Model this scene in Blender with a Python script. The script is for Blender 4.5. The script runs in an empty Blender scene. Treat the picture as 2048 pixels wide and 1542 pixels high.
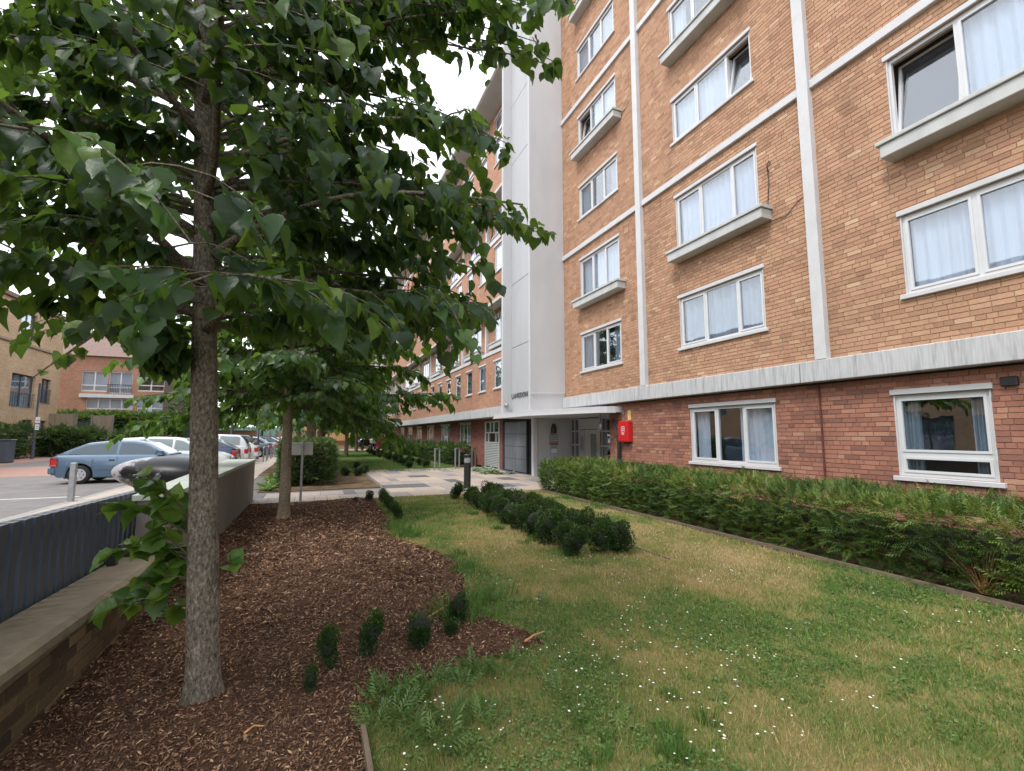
import bpy, bmesh, math, random
import numpy as np
from mathutils import Vector, Matrix
R = math.radians
rng = np.random.default_rng(7)
random.seed(7)
scn = bpy.context.scene
COL = scn.collection

# ------------------------------------------------------------------ camera, sky, sun, exposure
FPX, CX, CY, EYE = 930.0, 1024.0, 771.0, 1.6
PITCH, YAW = math.atan(98 / 930.0), math.atan(394 / 935.0)
cam_d = bpy.data.cameras.new('camera'); cam = bpy.data.objects.new('camera', cam_d); COL.objects.link(cam)
cam_d.sensor_fit = 'HORIZONTAL'; cam_d.sensor_width = 36.0; cam_d.lens = 36.0 * FPX / 2048.0
cam_d.clip_start = 0.05; cam_d.clip_end = 2000
cam.location = (0, 0, EYE); cam.rotation_euler = (math.pi / 2 + PITCH, 0, -YAW)
scn.camera = cam

SUN_EL, SUN_AZ = R(56), R(248)      # azimuth clockwise from +Y: light comes over the street, a little from behind the camera
world = bpy.data.worlds.new('World'); scn.world = world; world.use_nodes = True
wn = world.node_tree; wn.nodes.clear()
wo = wn.nodes.new('ShaderNodeOutputWorld'); wb = wn.nodes.new('ShaderNodeBackground')
sky = wn.nodes.new('ShaderNodeTexSky'); sky.sky_type = 'NISHITA'; sky.sun_disc = False
sky.sun_elevation = SUN_EL; sky.sun_rotation = SUN_AZ; sky.air_density = 1.0; sky.dust_density = 2.0
wtc = wn.nodes.new('ShaderNodeTexCoord'); wnz = wn.nodes.new('ShaderNodeTexNoise')
wnz.inputs['Scale'].default_value = 2.2; wnz.inputs['Detail'].default_value = 5; wnz.inputs['Roughness'].default_value = 0.55
wr = wn.nodes.new('ShaderNodeMapRange')
wr.inputs['From Min'].default_value = 0.3; wr.inputs['From Max'].default_value = 0.7
wr.inputs['To Min'].default_value = 0.80; wr.inputs['To Max'].default_value = 1.0
wm = wn.nodes.new('ShaderNodeMix'); wm.data_type = 'RGBA'
wm.inputs['B'].default_value = (9.6, 9.9, 10.5, 1)          # bright even cloud deck
wn.links.new(wtc.outputs['Generated'], wnz.inputs['Vector']); wn.links.new(wnz.outputs['Fac'], wr.inputs['Value'])
wn.links.new(wr.outputs['Result'], wm.inputs['Factor']); wn.links.new(sky.outputs['Color'], wm.inputs['A'])
wn.links.new(wm.outputs['Result'], wb.inputs['Color']); wn.links.new(wb.outputs['Background'], wo.inputs['Surface'])
wb.inputs['Strength'].default_value = 0.12
sun_d = bpy.data.lights.new('sun', 'SUN'); sun = bpy.data.objects.new('sun', sun_d); COL.objects.link(sun)
sun_d.energy = 1.3; sun_d.angle = R(14); sun_d.color = (1.0, 0.96, 0.9)
sdir = Vector((math.sin(SUN_AZ) * math.cos(SUN_EL), math.cos(SUN_AZ) * math.cos(SUN_EL), math.sin(SUN_EL)))
sun.rotation_euler = sdir.to_track_quat('Z', 'Y').to_euler(); sun.location = sdir * 60
scn.view_settings.view_transform = 'Standard'; scn.view_settings.look = 'None'
scn.view_settings.exposure = 0.88; scn.view_settings.gamma = 1.0; scn.view_settings.use_curve_mapping = False

# ------------------------------------------------------------------ helpers
def ray(x, y):
    c0, c1 = x - CX, -(y - CY)
    up = c1 * math.cos(PITCH) + FPX * math.sin(PITCH); fw = FPX * math.cos(PITCH) - c1 * math.sin(PITCH)
    return np.array([c0 * math.cos(YAW) + fw * math.sin(YAW), -c0 * math.sin(YAW) + fw * math.cos(YAW), up])
def at(x, y, d):                       # the point seen at photo pixel x, y at d metres in front of the camera
    return ray(x, y) / 935.0 * d + np.array([0, 0, EYE])
def gz(x, y, z=0.0):
    d = ray(x, y); return d * ((z - EYE) / d[2]) + np.array([0, 0, EYE])
def wy(x, y, Y):
    d = ray(x, y); return d * (Y / d[1]) + np.array([0, 0, EYE])
WL = {}
def wloc(o):
    v = np.zeros(3)
    while o is not None:
        v += np.array(o.location); o = o.parent
    return v
def tag(o, label=None, cat=None, group=None, kind=None):
    if label: o['label'] = label
    if cat: o['category'] = cat
    if group: o['group'] = group
    if kind: o['kind'] = kind
    return o
def empty(name, loc, label=None, cat=None, group=None, rz=0):
    o = bpy.data.objects.new(name, None); COL.objects.link(o); o.location = loc; o.rotation_euler = (0, 0, rz)
    o.empty_display_size = 0.1
    return tag(o, label, cat, group)
def link(name, me, m=None, parent=None):
    o = bpy.data.objects.new(name, me); COL.objects.link(o)
    if m is not None and len(me.materials) == 0: me.materials.append(m)
    if parent is not None: o.parent = parent
    return o
def np_mesh(name, V, F, m, parent=None, local=False, smooth=False, attr=None, kind=None, origin=None):
    """V (n,3), F (m,k) with k = 3 or 4; attr: per-vertex float named rnd"""
    V = np.asarray(V, dtype=np.float64); F = np.asarray(F, dtype=np.int32)
    if parent is not None and not local: V = V - wloc(parent)
    if origin is not None: V = V - np.asarray(origin)
    me = bpy.data.meshes.new(name); k = F.shape[1]
    me.vertices.add(len(V)); me.vertices.foreach_set('co', V.astype(np.float32).ravel())
    me.loops.add(F.size); me.loops.foreach_set('vertex_index', F.ravel())
    me.polygons.add(len(F)); me.polygons.foreach_set('loop_start', np.arange(0, F.size, k, dtype=np.int32))
    me.polygons.foreach_set('use_smooth', np.full(len(F), bool(smooth)))
    if attr is not None:
        a = me.attributes.new('rnd', 'FLOAT', 'POINT'); a.data.foreach_set('value', np.asarray(attr, dtype=np.float32))
    me.update(calc_edges=True)
    o = link(name, me, m, parent)
    if origin is not None: o.location = origin
    if kind: o['kind'] = kind
    return o
class MB:
    def __init__(s): s.v = []; s.f = []
    def add(s, vs, fs):
        b = len(s.v); s.v += [tuple(map(float, p)) for p in vs]; s.f += [tuple(i + b for i in f) for f in fs]; return s
    def box(s, x0, x1, y0, y1, z0, z1):
        if x0 > x1: x0, x1 = x1, x0
        if y0 > y1: y0, y1 = y1, y0
        return s.add([(x0, y0, z0), (x1, y0, z0), (x1, y1, z0), (x0, y1, z0), (x0, y0, z1), (x1, y0, z1), (x1, y1, z1), (x0, y1, z1)],
                     [(0, 3, 2, 1), (4, 5, 6, 7), (0, 1, 5, 4), (1, 2, 6, 5), (2, 3, 7, 6), (3, 0, 4, 7)])
    def bevbox(s, x0, x1, y0, y1, z0, z1, b):
        bm = bmesh.new(); bmesh.ops.create_cube(bm, size=1)
        for v in bm.verts: v.co = Vector(((x0 + x1) / 2 + v.co.x * (x1 - x0), (y0 + y1) / 2 + v.co.y * (y1 - y0), (z0 + z1) / 2 + v.co.z * (z1 - z0)))
        bmesh.ops.bevel(bm, geom=bm.edges[:], offset=b, segments=1, affect='EDGES')
        return s.bm(bm)
    def bm(s, bm):
        bm.verts.index_update(); s.add([v.co for v in bm.verts], [[v.index for v in f.verts] for f in bm.faces]); bm.free(); return s
    def prism(s, poly, z0, z1):
        n = len(poly)
        return s.add([(p[0], p[1], z0) for p in poly] + [(p[0], p[1], z1) for p in poly],
                     [tuple(range(n))[::-1], tuple(range(n, 2 * n))] + [(i, (i + 1) % n, n + (i + 1) % n, n + i) for i in range(n)])
    def tube(s, pts, rad, n=8, caps=True, squash=None):
        pts = [Vector(p) for p in pts]; m = len(pts)
        if not hasattr(rad, '__len__'): rad = [rad] * m
        t0 = (pts[1] - pts[0]).normalized(); u = t0.orthogonal().normalized(); vs = []
        for i in range(m):
            t = (pts[min(i + 1, m - 1)] - pts[max(i - 1, 0)])
            t = t.normalized() if t.length > 1e-9 else t0
            u = (u - t * u.dot(t)); u = u.normalized() if u.length > 1e-6 else t.orthogonal().normalized()
            w = t.cross(u)
            for k in range(n):
                a = 2 * math.pi * k / n; vs.append(pts[i] + (u * math.cos(a) + w * math.sin(a)) * rad[i])
        fs = [(i * n + k, i * n + (k + 1) % n, (i + 1) * n + (k + 1) % n, (i + 1) * n + k) for i in range(m - 1) for k in range(n)]
        if caps: fs += [tuple(range(n))[::-1], tuple(range((m - 1) * n, m * n))]
        return s.add(vs, fs)
    def lathe(s, prof, n=20, c=(0, 0, 0), axis='z'):
        vs = []; m = len(prof)
        for r, h in prof:
            for k in range(n):
                a = 2 * math.pi * k / n; p = (r * math.cos(a), r * math.sin(a), h)
                if axis == 'y': p = (p[0], p[2], p[1])
                if axis == 'x': p = (p[2], p[0], p[1])
                vs.append((c[0] + p[0], c[1] + p[1], c[2] + p[2]))
        fs = [(i * n + k, i * n + (k + 1) % n, (i + 1) * n + (k + 1) % n, (i + 1) * n + k) for i in range(m - 1) for k in range(n)]
        fs += [tuple(range(n))[::-1], tuple(range((m - 1) * n, m * n))]
        return s.add(vs, fs)
    def build(s, name, m, parent=None, local=False, smooth=False, origin=None):
        o = np.zeros(3)
        if parent is not None and not local: o = wloc(parent)
        if origin is not None: o = o + np.asarray(origin)
        me = bpy.data.meshes.new(name); me.from_pydata([(v[0] - o[0], v[1] - o[1], v[2] - o[2]) for v in s.v], [], s.f)
        bm = bmesh.new(); bm.from_mesh(me); bmesh.ops.recalc_face_normals(bm, faces=bm.faces[:]); bm.to_mesh(me); bm.free()
        if smooth:
            for p in me.polygons: p.use_smooth = True
        ob = link(name, me, m, parent)
        if origin is not None: ob.location = origin
        return ob
def copy_tree(o, parent=None):
    c = o.copy(); COL.objects.link(c); c.parent = parent
    for ch in list(o.children): copy_tree(ch, c)
    return c
def struct(name, mb, m): return tag(mb.build(name, m), kind='structure')

# ------------------------------------------------------------------ materials
def S(r, g, b):                        # sRGB 0-255 -> linear
    f = lambda c: (c / 255 / 12.92) if c / 255 <= 0.04045 else ((c / 255 + 0.055) / 1.055) ** 2.4
    return (f(r), f(g), f(b), 1)
def mul(c, k): return (min(c[0] * k, 1), min(c[1] * k, 1), min(c[2] * k, 1), 1)
def nodes(name):
    m = bpy.data.materials.new(name); m.use_nodes = True; nt = m.node_tree
    return m, nt, nt.nodes['Principled BSDF'], nt.nodes['Material Output']
def N(nt, t, **kw):
    n = nt.nodes.new(t)
    for k, v in kw.items():
        if k in n.inputs: n.inputs[k].default_value = v
        else: setattr(n, k, v)
    return n
def ramp(nt, fac, stops, interp='LINEAR'):
    r = nt.nodes.new('ShaderNodeValToRGB'); r.color_ramp.interpolation = interp
    e = r.color_ramp.elements
    while len(e) > 1: e.remove(e[-1])
    e[0].position = stops[0][0]; e[0].color = stops[0][1]
    for p, c in stops[1:]: x = e.new(p); x.color = c
    nt.links.new(fac, r.inputs['Fac']); return r.outputs['Color']
def pos(nt, scale=(1, 1, 1), obj=False):
    mp = nt.nodes.new('ShaderNodeMapping'); mp.inputs['Scale'].default_value = scale
    if obj: nt.links.new(nt.nodes.new('ShaderNodeTexCoord').outputs['Object'], mp.inputs['Vector'])
    else: nt.links.new(nt.nodes.new('ShaderNodeNewGeometry').outputs['Position'], mp.inputs['Vector'])
    return mp.outputs['Vector']
def noise(nt, vec, scale, detail=4, rough=0.55):
    n = N(nt, 'ShaderNodeTexNoise', Scale=scale, Detail=detail, Roughness=rough); nt.links.new(vec, n.inputs['Vector']); return n.outputs['Fac']
def mixc(nt, a, b, fac, mode='MIX'):
    m = nt.nodes.new('ShaderNodeMix'); m.data_type = 'RGBA'; m.blend_type = mode
    for s_, v in ((6, a), (7, b)):
        if hasattr(v, 'is_output') or isinstance(v, bpy.types.NodeSocket): nt.links.new(v, m.inputs[s_])
        else: m.inputs[s_].default_value = v
    if isinstance(fac, bpy.types.NodeSocket): nt.links.new(fac, m.inputs[0])
    else: m.inputs[0].default_value = fac
    return m.outputs[2]
def bump(nt, p, h, strength=0.3, dist=0.01):
    b = N(nt, 'ShaderNodeBump', Strength=strength, Distance=dist); nt.links.new(h, b.inputs['Height']); nt.links.new(b.outputs['Normal'], p.inputs['Normal'])
def plain(name, col, rough=0.6, var=0.12, scale=6, metal=0.0, bmp=0.0, bscale=80, stretch=(1, 1, 1), spec=0.5, coat=0.0, dirt=None, dirt_amt=0.4, obj=False):
    m, nt, p, o = nodes(name); v = pos(nt, stretch, obj)
    f = noise(nt, v, scale, 6, 0.6)
    c = ramp(nt, f, [(0.25, mul(col, 1 - var * 2)), (0.5, col), (0.78, mul(col, 1 + var * 1.5))])
    if dirt:
        d = N(nt, 'ShaderNodeMapRange'); d.inputs['From Min'].default_value = 0.5; d.inputs['From Max'].default_value = 0.75; d.inputs['To Max'].default_value = dirt_amt
        nt.links.new(noise(nt, v, scale * 0.37, 8, 0.7), d.inputs['Value']); c = mixc(nt, c, dirt, d.outputs['Result'])
    nt.links.new(c, p.inputs['Base Color'])
    p.inputs['Roughness'].default_value = rough; p.inputs['Metallic'].default_value = metal; p.inputs['Specular IOR Level'].default_value = spec
    p.inputs['Coat Weight'].default_value = coat; p.inputs['Coat Roughness'].default_value = 0.06
    if bmp: bump(nt, p, noise(nt, v, bscale, 6, 0.65), bmp, 0.01)
    return m
def brick_piece(name, stops, individual=False, rough=0.85):
    m, nt, p, o = nodes(name)
    if individual: r = nt.nodes.new('ShaderNodeObjectInfo').outputs['Random']
    else: r = N(nt, 'ShaderNodeAttribute', attribute_name='rnd').outputs['Fac']
    c = ramp(nt, r, stops)
    v = pos(nt)
    g = ramp(nt, noise(nt, v, 55, 6, 0.7), [(0.3, (0.78, 0.77, 0.75, 1)), (0.55, (1, 1, 1, 1)), (0.8, (1.15, 1.13, 1.1, 1))])
    c = mixc(nt, c, g, 1.0, 'MULTIPLY')
    big = ramp(nt, noise(nt, pos(nt, (1, 1.6, 0.5)), 0.9, 7, 0.65), [(0.28, (0.74, 0.72, 0.7, 1)), (0.45, (0.97, 0.97, 0.96, 1)), (0.65, (1.06, 1.05, 1.04, 1))])
    c = mixc(nt, c, big, 0.8, 'MULTIPLY')
    nt.links.new(c, p.inputs['Base Color']); p.inputs['Roughness'].default_value = rough; p.inputs['Specular IOR Level'].default_value = 0.25
    bump(nt, p, noise(nt, v, 140, 5, 0.7), 0.5, 0.004)
    return m
def brick_shader(name, c1, c2, mortar, axis='yz', bw=0.225, bh=0.075):
    m, nt, p, o = nodes(name)
    g = nt.nodes.new('ShaderNodeNewGeometry'); sx = nt.nodes.new('ShaderNodeSeparateXYZ'); nt.links.new(g.outputs['Position'], sx.inputs[0])
    cb = nt.nodes.new('ShaderNodeCombineXYZ')
    if axis == 'yz': nt.links.new(sx.outputs['Y'], cb.inputs['X'])
    else: nt.links.new(sx.outputs['X'], cb.inputs['X'])
    nt.links.new(sx.outputs['Z'], cb.inputs['Y'])
    b = nt.nodes.new('ShaderNodeTexBrick'); b.inputs['Scale'].default_value = 1.0
    b.inputs['Brick Width'].default_value = bw; b.inputs['Row Height'].default_value = bh; b.inputs['Mortar Size'].default_value = 0.005
    b.inputs['Mortar Smooth'].default_value = 0.3; b.inputs['Bias'].default_value = 0.0
    b.inputs['Color1'].default_value = c1; b.inputs['Color2'].default_value = c2; b.inputs['Mortar'].default_value = mortar
    nt.links.new(cb.outputs[0], b.inputs['Vector'])
    v = pos(nt)
    n1 = ramp(nt, noise(nt, v, 9, 5, 0.7), [(0.3, (0.72, 0.7, 0.68, 1)), (0.7, (1.15, 1.12, 1.1, 1))])
    n2 = ramp(nt, noise(nt, v, 0.6, 5, 0.6), [(0.3, (0.82, 0.8, 0.79, 1)), (0.65, (1.05, 1.05, 1.05, 1))])
    c = mixc(nt, mixc(nt, b.outputs['Color'], n1, 0.8, 'MULTIPLY'), n2, 0.9, 'MULTIPLY')
    nt.links.new(c, p.inputs['Base Color']); p.inputs['Roughness'].default_value = 0.9; p.inputs['Specular IOR Level'].default_value = 0.2
    bump(nt, p, b.outputs['Fac'], -0.4, 0.006)
    return m
def glass(name, tint=(0.9, 0.95, 1, 1), ior=1.55):
    m = bpy.data.materials.new(name); m.use_nodes = True; nt = m.node_tree; nt.nodes.clear()
    o = nt.nodes.new('ShaderNodeOutputMaterial'); mx = nt.nodes.new('ShaderNodeMixShader')
    t = N(nt, 'ShaderNodeBsdfTransparent', Color=tint); g = N(nt, 'ShaderNodeBsdfGlossy', Roughness=0.015)
    f = N(nt, 'ShaderNodeLayerWeight', Blend=0.5); pw_ = N(nt, 'ShaderNodeMath', operation='POWER'); pw_.inputs[1].default_value = 3.2; nt.links.new(f.outputs['Facing'], pw_.inputs[0])
    k = N(nt, 'ShaderNodeMath', operation='MULTIPLY_ADD'); k.inputs[1].default_value = 0.9 - 0.0; k.inputs[2].default_value = 0.15 if ior < 1.6 else 0.08; k.use_clamp = True
    nz = noise(nt, pos(nt), 1.7, 2); b = N(nt, 'ShaderNodeBump', Strength=0.03, Distance=0.05); nt.links.new(nz, b.inputs['Height']); nt.links.new(b.outputs[0], g.inputs['Normal'])
    nt.links.new(pw_.outputs[0], k.inputs[0]); nt.links.new(k.outputs[0], mx.inputs[0]); nt.links.new(t.outputs[0], mx.inputs[1]); nt.links.new(g.outputs[0], mx.inputs[2])
    nt.links.new(mx.outputs[0], o.inputs['Surface']); return m
def leafmat(name, stops, individual=False, trans=0.35, tcol=(0.25, 0.42, 0.04, 1), rough=0.42, spec=0.4, vein=0.0):
    m, nt, p, o = nodes(name)
    if individual: r = nt.nodes.new('ShaderNodeObjectInfo').outputs['Random']
    else: r = N(nt, 'ShaderNodeAttribute', attribute_name='rnd').outputs['Fac']
    c = ramp(nt, r, stops)
    g = ramp(nt, noise(nt, pos(nt), 24, 4, 0.6), [(0.3, (0.75, 0.78, 0.75, 1)), (0.7, (1.15, 1.15, 1.1, 1))])
    c = mixc(nt, c, g, 0.8, 'MULTIPLY')
    nt.links.new(c, p.inputs['Base Color']); p.inputs['Roughness'].default_value = rough; p.inputs['Specular IOR Level'].default_value = spec
    t = nt.nodes.new('ShaderNodeBsdfTranslucent'); nt.links.new(mixc(nt, c, tcol, 0.55), t.inputs['Color'])
    mx = nt.nodes.new('ShaderNodeMixShader'); mx.inputs[0].default_value = trans
    nt.links.new(p.outputs[0], mx.inputs[1]); nt.links.new(t.outputs[0], mx.inputs[2]); nt.links.new(mx.outputs[0], o.inputs['Surface'])
    if vein: bump(nt, p, noise(nt, pos(nt), 60, 3), vein, 0.004)
    return m
UPB = [(0.0, S(158, 123, 100)), (0.1, S(170, 133, 108)), (0.35, S(180, 142, 115)), (0.6, S(186, 148, 120)), (0.8, S(191, 154, 125)), (0.92, S(184, 140, 116)), (1.0, S(202, 172, 142))]
GRB = [(0.0, S(128, 92, 81)), (0.1, S(146, 103, 89)), (0.35, S(160, 112, 95)), (0.6, S(166, 117, 98)), (0.85, S(172, 122, 102)), (1.0, S(182, 140, 118))]
WLB = [(0.0, S(66, 56, 44)), (0.3, S(86, 72, 54)), (0.7, S(104, 88, 64)), (1.0, S(122, 104, 76))]
M = dict(
    up_brick=brick_piece('upper_brick', UPB), up_brick_i=brick_piece('upper_brick_single', UPB, True),
    gr_brick=brick_piece('ground_brick', GRB), gr_brick_i=brick_piece('ground_brick_single', GRB, True),
    wall_brick_i=brick_piece('garden_brick', WLB, True),
    mortar_up=plain('mortar_buff', S(164, 131, 106), 0.95, 0.12, 30), mortar_gr=plain('mortar_dark', S(132, 102, 92), 0.95, 0.12, 30),
    mortar_wall=plain('mortar_pale', S(112, 98, 78), 0.95, 0.15, 30),
    wing_brick=brick_shader('wing_brick', S(188, 146, 122), S(172, 128, 105), S(160, 132, 113)),
    wing_ground=brick_shader('wing_ground_brick', S(152, 102, 92), S(128, 82, 76), S(128, 102, 92)),
    beige_brick=brick_shader('beige_brick', S(198, 174, 144), S(184, 158, 128), S(178, 156, 130)),
    red_terrace=brick_shader('terrace_brick', S(176, 138, 116), S(160, 120, 100), S(156, 130, 112), 'xz'),
    yellow_far=brick_shader('yellow_brick', S(206, 172, 122), S(194, 158, 108), S(186, 158, 118), 'xz'),
    white=plain('white_paint', (0.57, 0.57, 0.58, 1), 0.55, 0.05, 3, dirt=(0.4, 0.39, 0.36, 1), dirt_amt=0.25),
    render=plain('white_render', (0.52, 0.52, 0.53, 1), 0.75, 0.05, 1.1, bmp=0.15, bscale=60, dirt=(0.47, 0.46, 0.43, 1), dirt_amt=0.35, stretch=(1, 1, 0.35)),
    grey_panel=plain('grey_panel', (0.43, 0.44, 0.45, 1), 0.6, 0.05, 1.0, dirt=(0.36, 0.36, 0.35, 1), dirt_amt=0.3, stretch=(1, 1, 0.3)),
    upvc=plain('upvc', (0.62, 0.63, 0.64, 1), 0.35, 0.03, 4, dirt=(0.55, 0.53, 0.48, 1), dirt_amt=0.15),
    glass=glass('window_glass'), car_glass=glass('car_glass', (0.5, 0.56, 0.56, 1), 1.7),
    curtain=plain('net_curtain', (0.66, 0.68, 0.71, 1), 0.95, 0.08, 5, stretch=(1, 1, 0.15)), curtain2=plain('grey_curtain', (0.36, 0.4, 0.42, 1), 0.95, 0.15, 6, stretch=(1, 1, 0.15)),
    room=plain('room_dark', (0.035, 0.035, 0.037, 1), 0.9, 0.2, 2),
    planter=plain('planter_concrete', (0.5, 0.51, 0.5, 1), 0.8, 0.08, 3, bmp=0.1, dirt=(0.27, 0.27, 0.24, 1), dirt_amt=0.5, stretch=(1, 1, 0.4)),
    soffit=plain('soffit', (0.52, 0.5, 0.46, 1), 0.85, 0.06, 2),
    steel_dark=plain('dark_steel', S(70, 79, 91), 0.4, 0.12, 5, 0.0, dirt=S(92, 96, 98), dirt_amt=0.3, stretch=(1, 1, 0.3)),
    galv=plain('galvanised_steel', (0.33, 0.34, 0.35, 1), 0.45, 0.12, 12, 0.6), black=plain('black_paint', (0.02, 0.021, 0.023, 1), 0.4, 0.2, 10),
    door_panel=plain('slate_panel', S(112, 118, 124), 0.5, 0.12, 2.5, stretch=(1, 1, 0.25), dirt=S(74, 78, 84), dirt_amt=0.6),
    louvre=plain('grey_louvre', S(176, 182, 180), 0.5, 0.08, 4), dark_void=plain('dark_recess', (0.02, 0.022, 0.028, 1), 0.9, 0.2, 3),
    red=plain('red_enamel', S(200, 34, 36), 0.35, 0.05, 8), yellow=plain('yellow_plate', S(226, 204, 120), 0.6, 0.08, 20), print_red=plain('print_red', S(176, 60, 60), 0.7, 0.1, 30),
    print_grey=plain('print_grey', S(150, 152, 152), 0.7, 0.15, 60), print_teal=plain('print_teal', S(120, 168, 168), 0.7, 0.1, 30), paper=plain('paper', (0.75, 0.76, 0.76, 1), 0.8, 0.05, 20),
    alu=plain('door_paint', S(170, 172, 170), 0.5, 0.06, 4), letter=plain('steel_letter', (0.2, 0.2, 0.2, 1), 0.4, 0.1, 10, 0.5),
    concrete=plain('wall_concrete', S(126, 120, 113), 0.9, 0.14, 2.6, bmp=0.25, bscale=40, stretch=(1, 14, 0.5), dirt=S(98, 92, 82), dirt_amt=0.55),
    cap=plain('wall_cap', S(176, 182, 172), 0.7, 0.08, 5, dirt=S(128, 138, 112), dirt_amt=0.5),
    coping=plain('coping_stone', S(134, 122, 102), 0.9, 0.14, 7, bmp=0.3, bscale=50, dirt=S(90, 82, 62), dirt_amt=0.6),
    kerb=plain('kerb_stone', S(150, 148, 144), 0.9, 0.12, 8, bmp=0.2), timber_edge=plain('timber_edging', S(112, 98, 82), 0.9, 0.2, 14, bmp=0.2, stretch=(1, 0.2, 1)),
    asphalt=plain('asphalt', S(116, 112, 110), 0.92, 0.14, 2.2, bmp=0.25, bscale=160, dirt=S(140, 132, 126), dirt_amt=0.5),
    red_block=plain('red_block_paving', S(156, 122, 110), 0.92, 0.12, 5, bmp=0.2, bscale=30), line=plain('road_paint', (0.62, 0.61, 0.58, 1), 0.8, 0.15, 9, dirt=S(130, 124, 118), dirt_amt=0.8),
    timber=plain('weathered_timber', S(146, 132, 114), 0.9, 0.16, 7, stretch=(1.5, 1.5, 0.2)), cladding=plain('dark_cladding', S(98, 86, 78), 0.85, 0.14, 6, stretch=(4, 4, 0.2)),
    green_far=plain('far_green', S(70, 130, 110), 0.8, 0.1, 3), tyre=plain('tyre', (0.014, 0.014, 0.015, 1), 0.8, 0.2, 20), rim=plain('rim', (0.5, 0.5, 0.52, 1), 0.35, 0.06, 10, 0.7),
    trim=plain('car_trim', (0.02, 0.02, 0.022, 1), 0.55, 0.1, 10), lamp_red=plain('tail_lamp', S(190, 40, 30), 0.2, 0.06, 20, coat=0.5), lamp_clear=plain('head_lamp', (0.6, 0.62, 0.64, 1), 0.12, 0.05, 20, 0.3, coat=1.0),
    roof_tile=plain('roof_tile', S(122, 102, 94), 0.9, 0.15, 5), skin_pale=None,
)
def paint(name, col, metal=0.3): return plain(name, col, 0.35, 0.03, 3, metal, coat=0.8)
P = dict(blue=paint('paint_steel_blue', S(84, 108, 130), 0.3), white=paint('paint_white', (0.66, 0.67, 0.68, 1), 0), navy=paint('paint_navy', S(30, 52, 84), 0.3), silver=paint('paint_silver', S(158, 164, 172), 0.5),
         grey=paint('paint_grey', S(86, 92, 102), 0.5), red=paint('paint_maroon', S(96, 30, 44), 0.3), black=paint('paint_black', S(26, 27, 32), 0.2))
def bark_mat(name, c1, c2, c3):
    m, nt, p, o = nodes(name); v = pos(nt, (1, 1, 0.45)); v2 = pos(nt)
    a = noise(nt, v, 66, 8, 0.75); b = noise(nt, v2, 5, 5, 0.6)
    c = ramp(nt, a, [(0.36, c1), (0.52, c2), (0.66, c3)])
    c = mixc(nt, c, ramp(nt, b, [(0.3, (0.7, 0.7, 0.68, 1)), (0.7, (1.2, 1.2, 1.15, 1))]), 0.8, 'MULTIPLY')
    vo = N(nt, 'ShaderNodeTexVoronoi', Scale=60.0); nt.links.new(v, vo.inputs['Vector'])
    nt.links.new(c, p.inputs['Base Color']); p.inputs['Roughness'].default_value = 0.95; p.inputs['Specular IOR Level'].default_value = 0.15
    bump(nt, p, a, 0.9, 0.02); return m
M['bark'] = bark_mat('lime_bark', S(68, 62, 56), S(124, 115, 104), S(170, 160, 145))
M['bark2'] = bark_mat('pale_bark', S(96, 86, 74), S(146, 132, 114), S(176, 162, 140))
M['twig'] = plain('twig', S(74, 66, 50), 0.9, 0.2, 20)
LIME = [(0.0, (0.012, 0.034, 0.019, 1)), (0.4, (0.021, 0.056, 0.022, 1)), (0.7, (0.034, 0.086, 0.024, 1)), (0.9, (0.07, 0.145, 0.026, 1)), (1.0, (0.14, 0.21, 0.03, 1))]
M['leaf'] = leafmat('lime_leaf', LIME, trans=.42, vein=0.5); M['leaf_i'] = leafmat('lime_leaf_single', LIME, True, trans=.42, vein=0.5)
LIGHTL = [(0.0, (0.018, 0.052, 0.017, 1)), (0.5, (0.032, 0.084, 0.021, 1)), (0.85, (0.062, 0.135, 0.026, 1)), (1.0, (0.12, 0.2, 0.035, 1))]
M['leaf2'] = leafmat('street_leaf', LIGHTL, trans=0.42)
SHOOT = [(0.0, (0.035, 0.085, 0.02, 1)), (0.5, (0.07, 0.15, 0.025, 1)), (1.0, (0.17, 0.25, 0.03, 1))]
M['shoot_i'] = leafmat('shoot_leaf', SHOOT, True, trans=0.35)
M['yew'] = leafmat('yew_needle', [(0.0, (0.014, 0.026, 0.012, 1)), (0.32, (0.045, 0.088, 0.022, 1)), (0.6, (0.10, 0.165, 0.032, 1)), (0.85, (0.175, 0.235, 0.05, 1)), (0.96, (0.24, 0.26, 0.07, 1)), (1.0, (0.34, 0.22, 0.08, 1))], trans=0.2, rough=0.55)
M['yew_far'] = leafmat('far_hedge', [(0.0, (0.015, 0.034, 0.014, 1)), (0.5, (0.04, 0.082, 0.024, 1)), (1.0, (0.1, 0.14, 0.04, 1))], trans=0.2, rough=0.6)
M['box'] = leafmat('box_leaf', [(0.0, (0.009, 0.026, 0.010, 1)), (0.5, (0.02, 0.052, 0.014, 1)), (0.8, (0.045, 0.095, 0.018, 1)), (1.0, (0.16, 0.22, 0.035, 1))], trans=0.15, rough=0.4)
M['grass'] = leafmat('grass_blade', [(0.0, (0.055, 0.13, 0.035, 1)), (0.3, (0.115, 0.215, 0.05, 1)), (0.48, (0.20, 0.26, 0.07, 1)), (0.64, (0.34, 0.30, 0.11, 1)), (0.8, (0.45, 0.32, 0.16, 1)), (1.0, (0.55, 0.41, 0.23, 1))], trans=0.25, rough=0.6, spec=0.2)
M['weed'] = leafmat('weed_leaf', [(0.0, (0.06, 0.12, 0.035, 1)), (0.6, (0.12, 0.2, 0.055, 1)), (1.0, (0.2, 0.26, 0.09, 1))], trans=0.25, rough=0.55)
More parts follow.
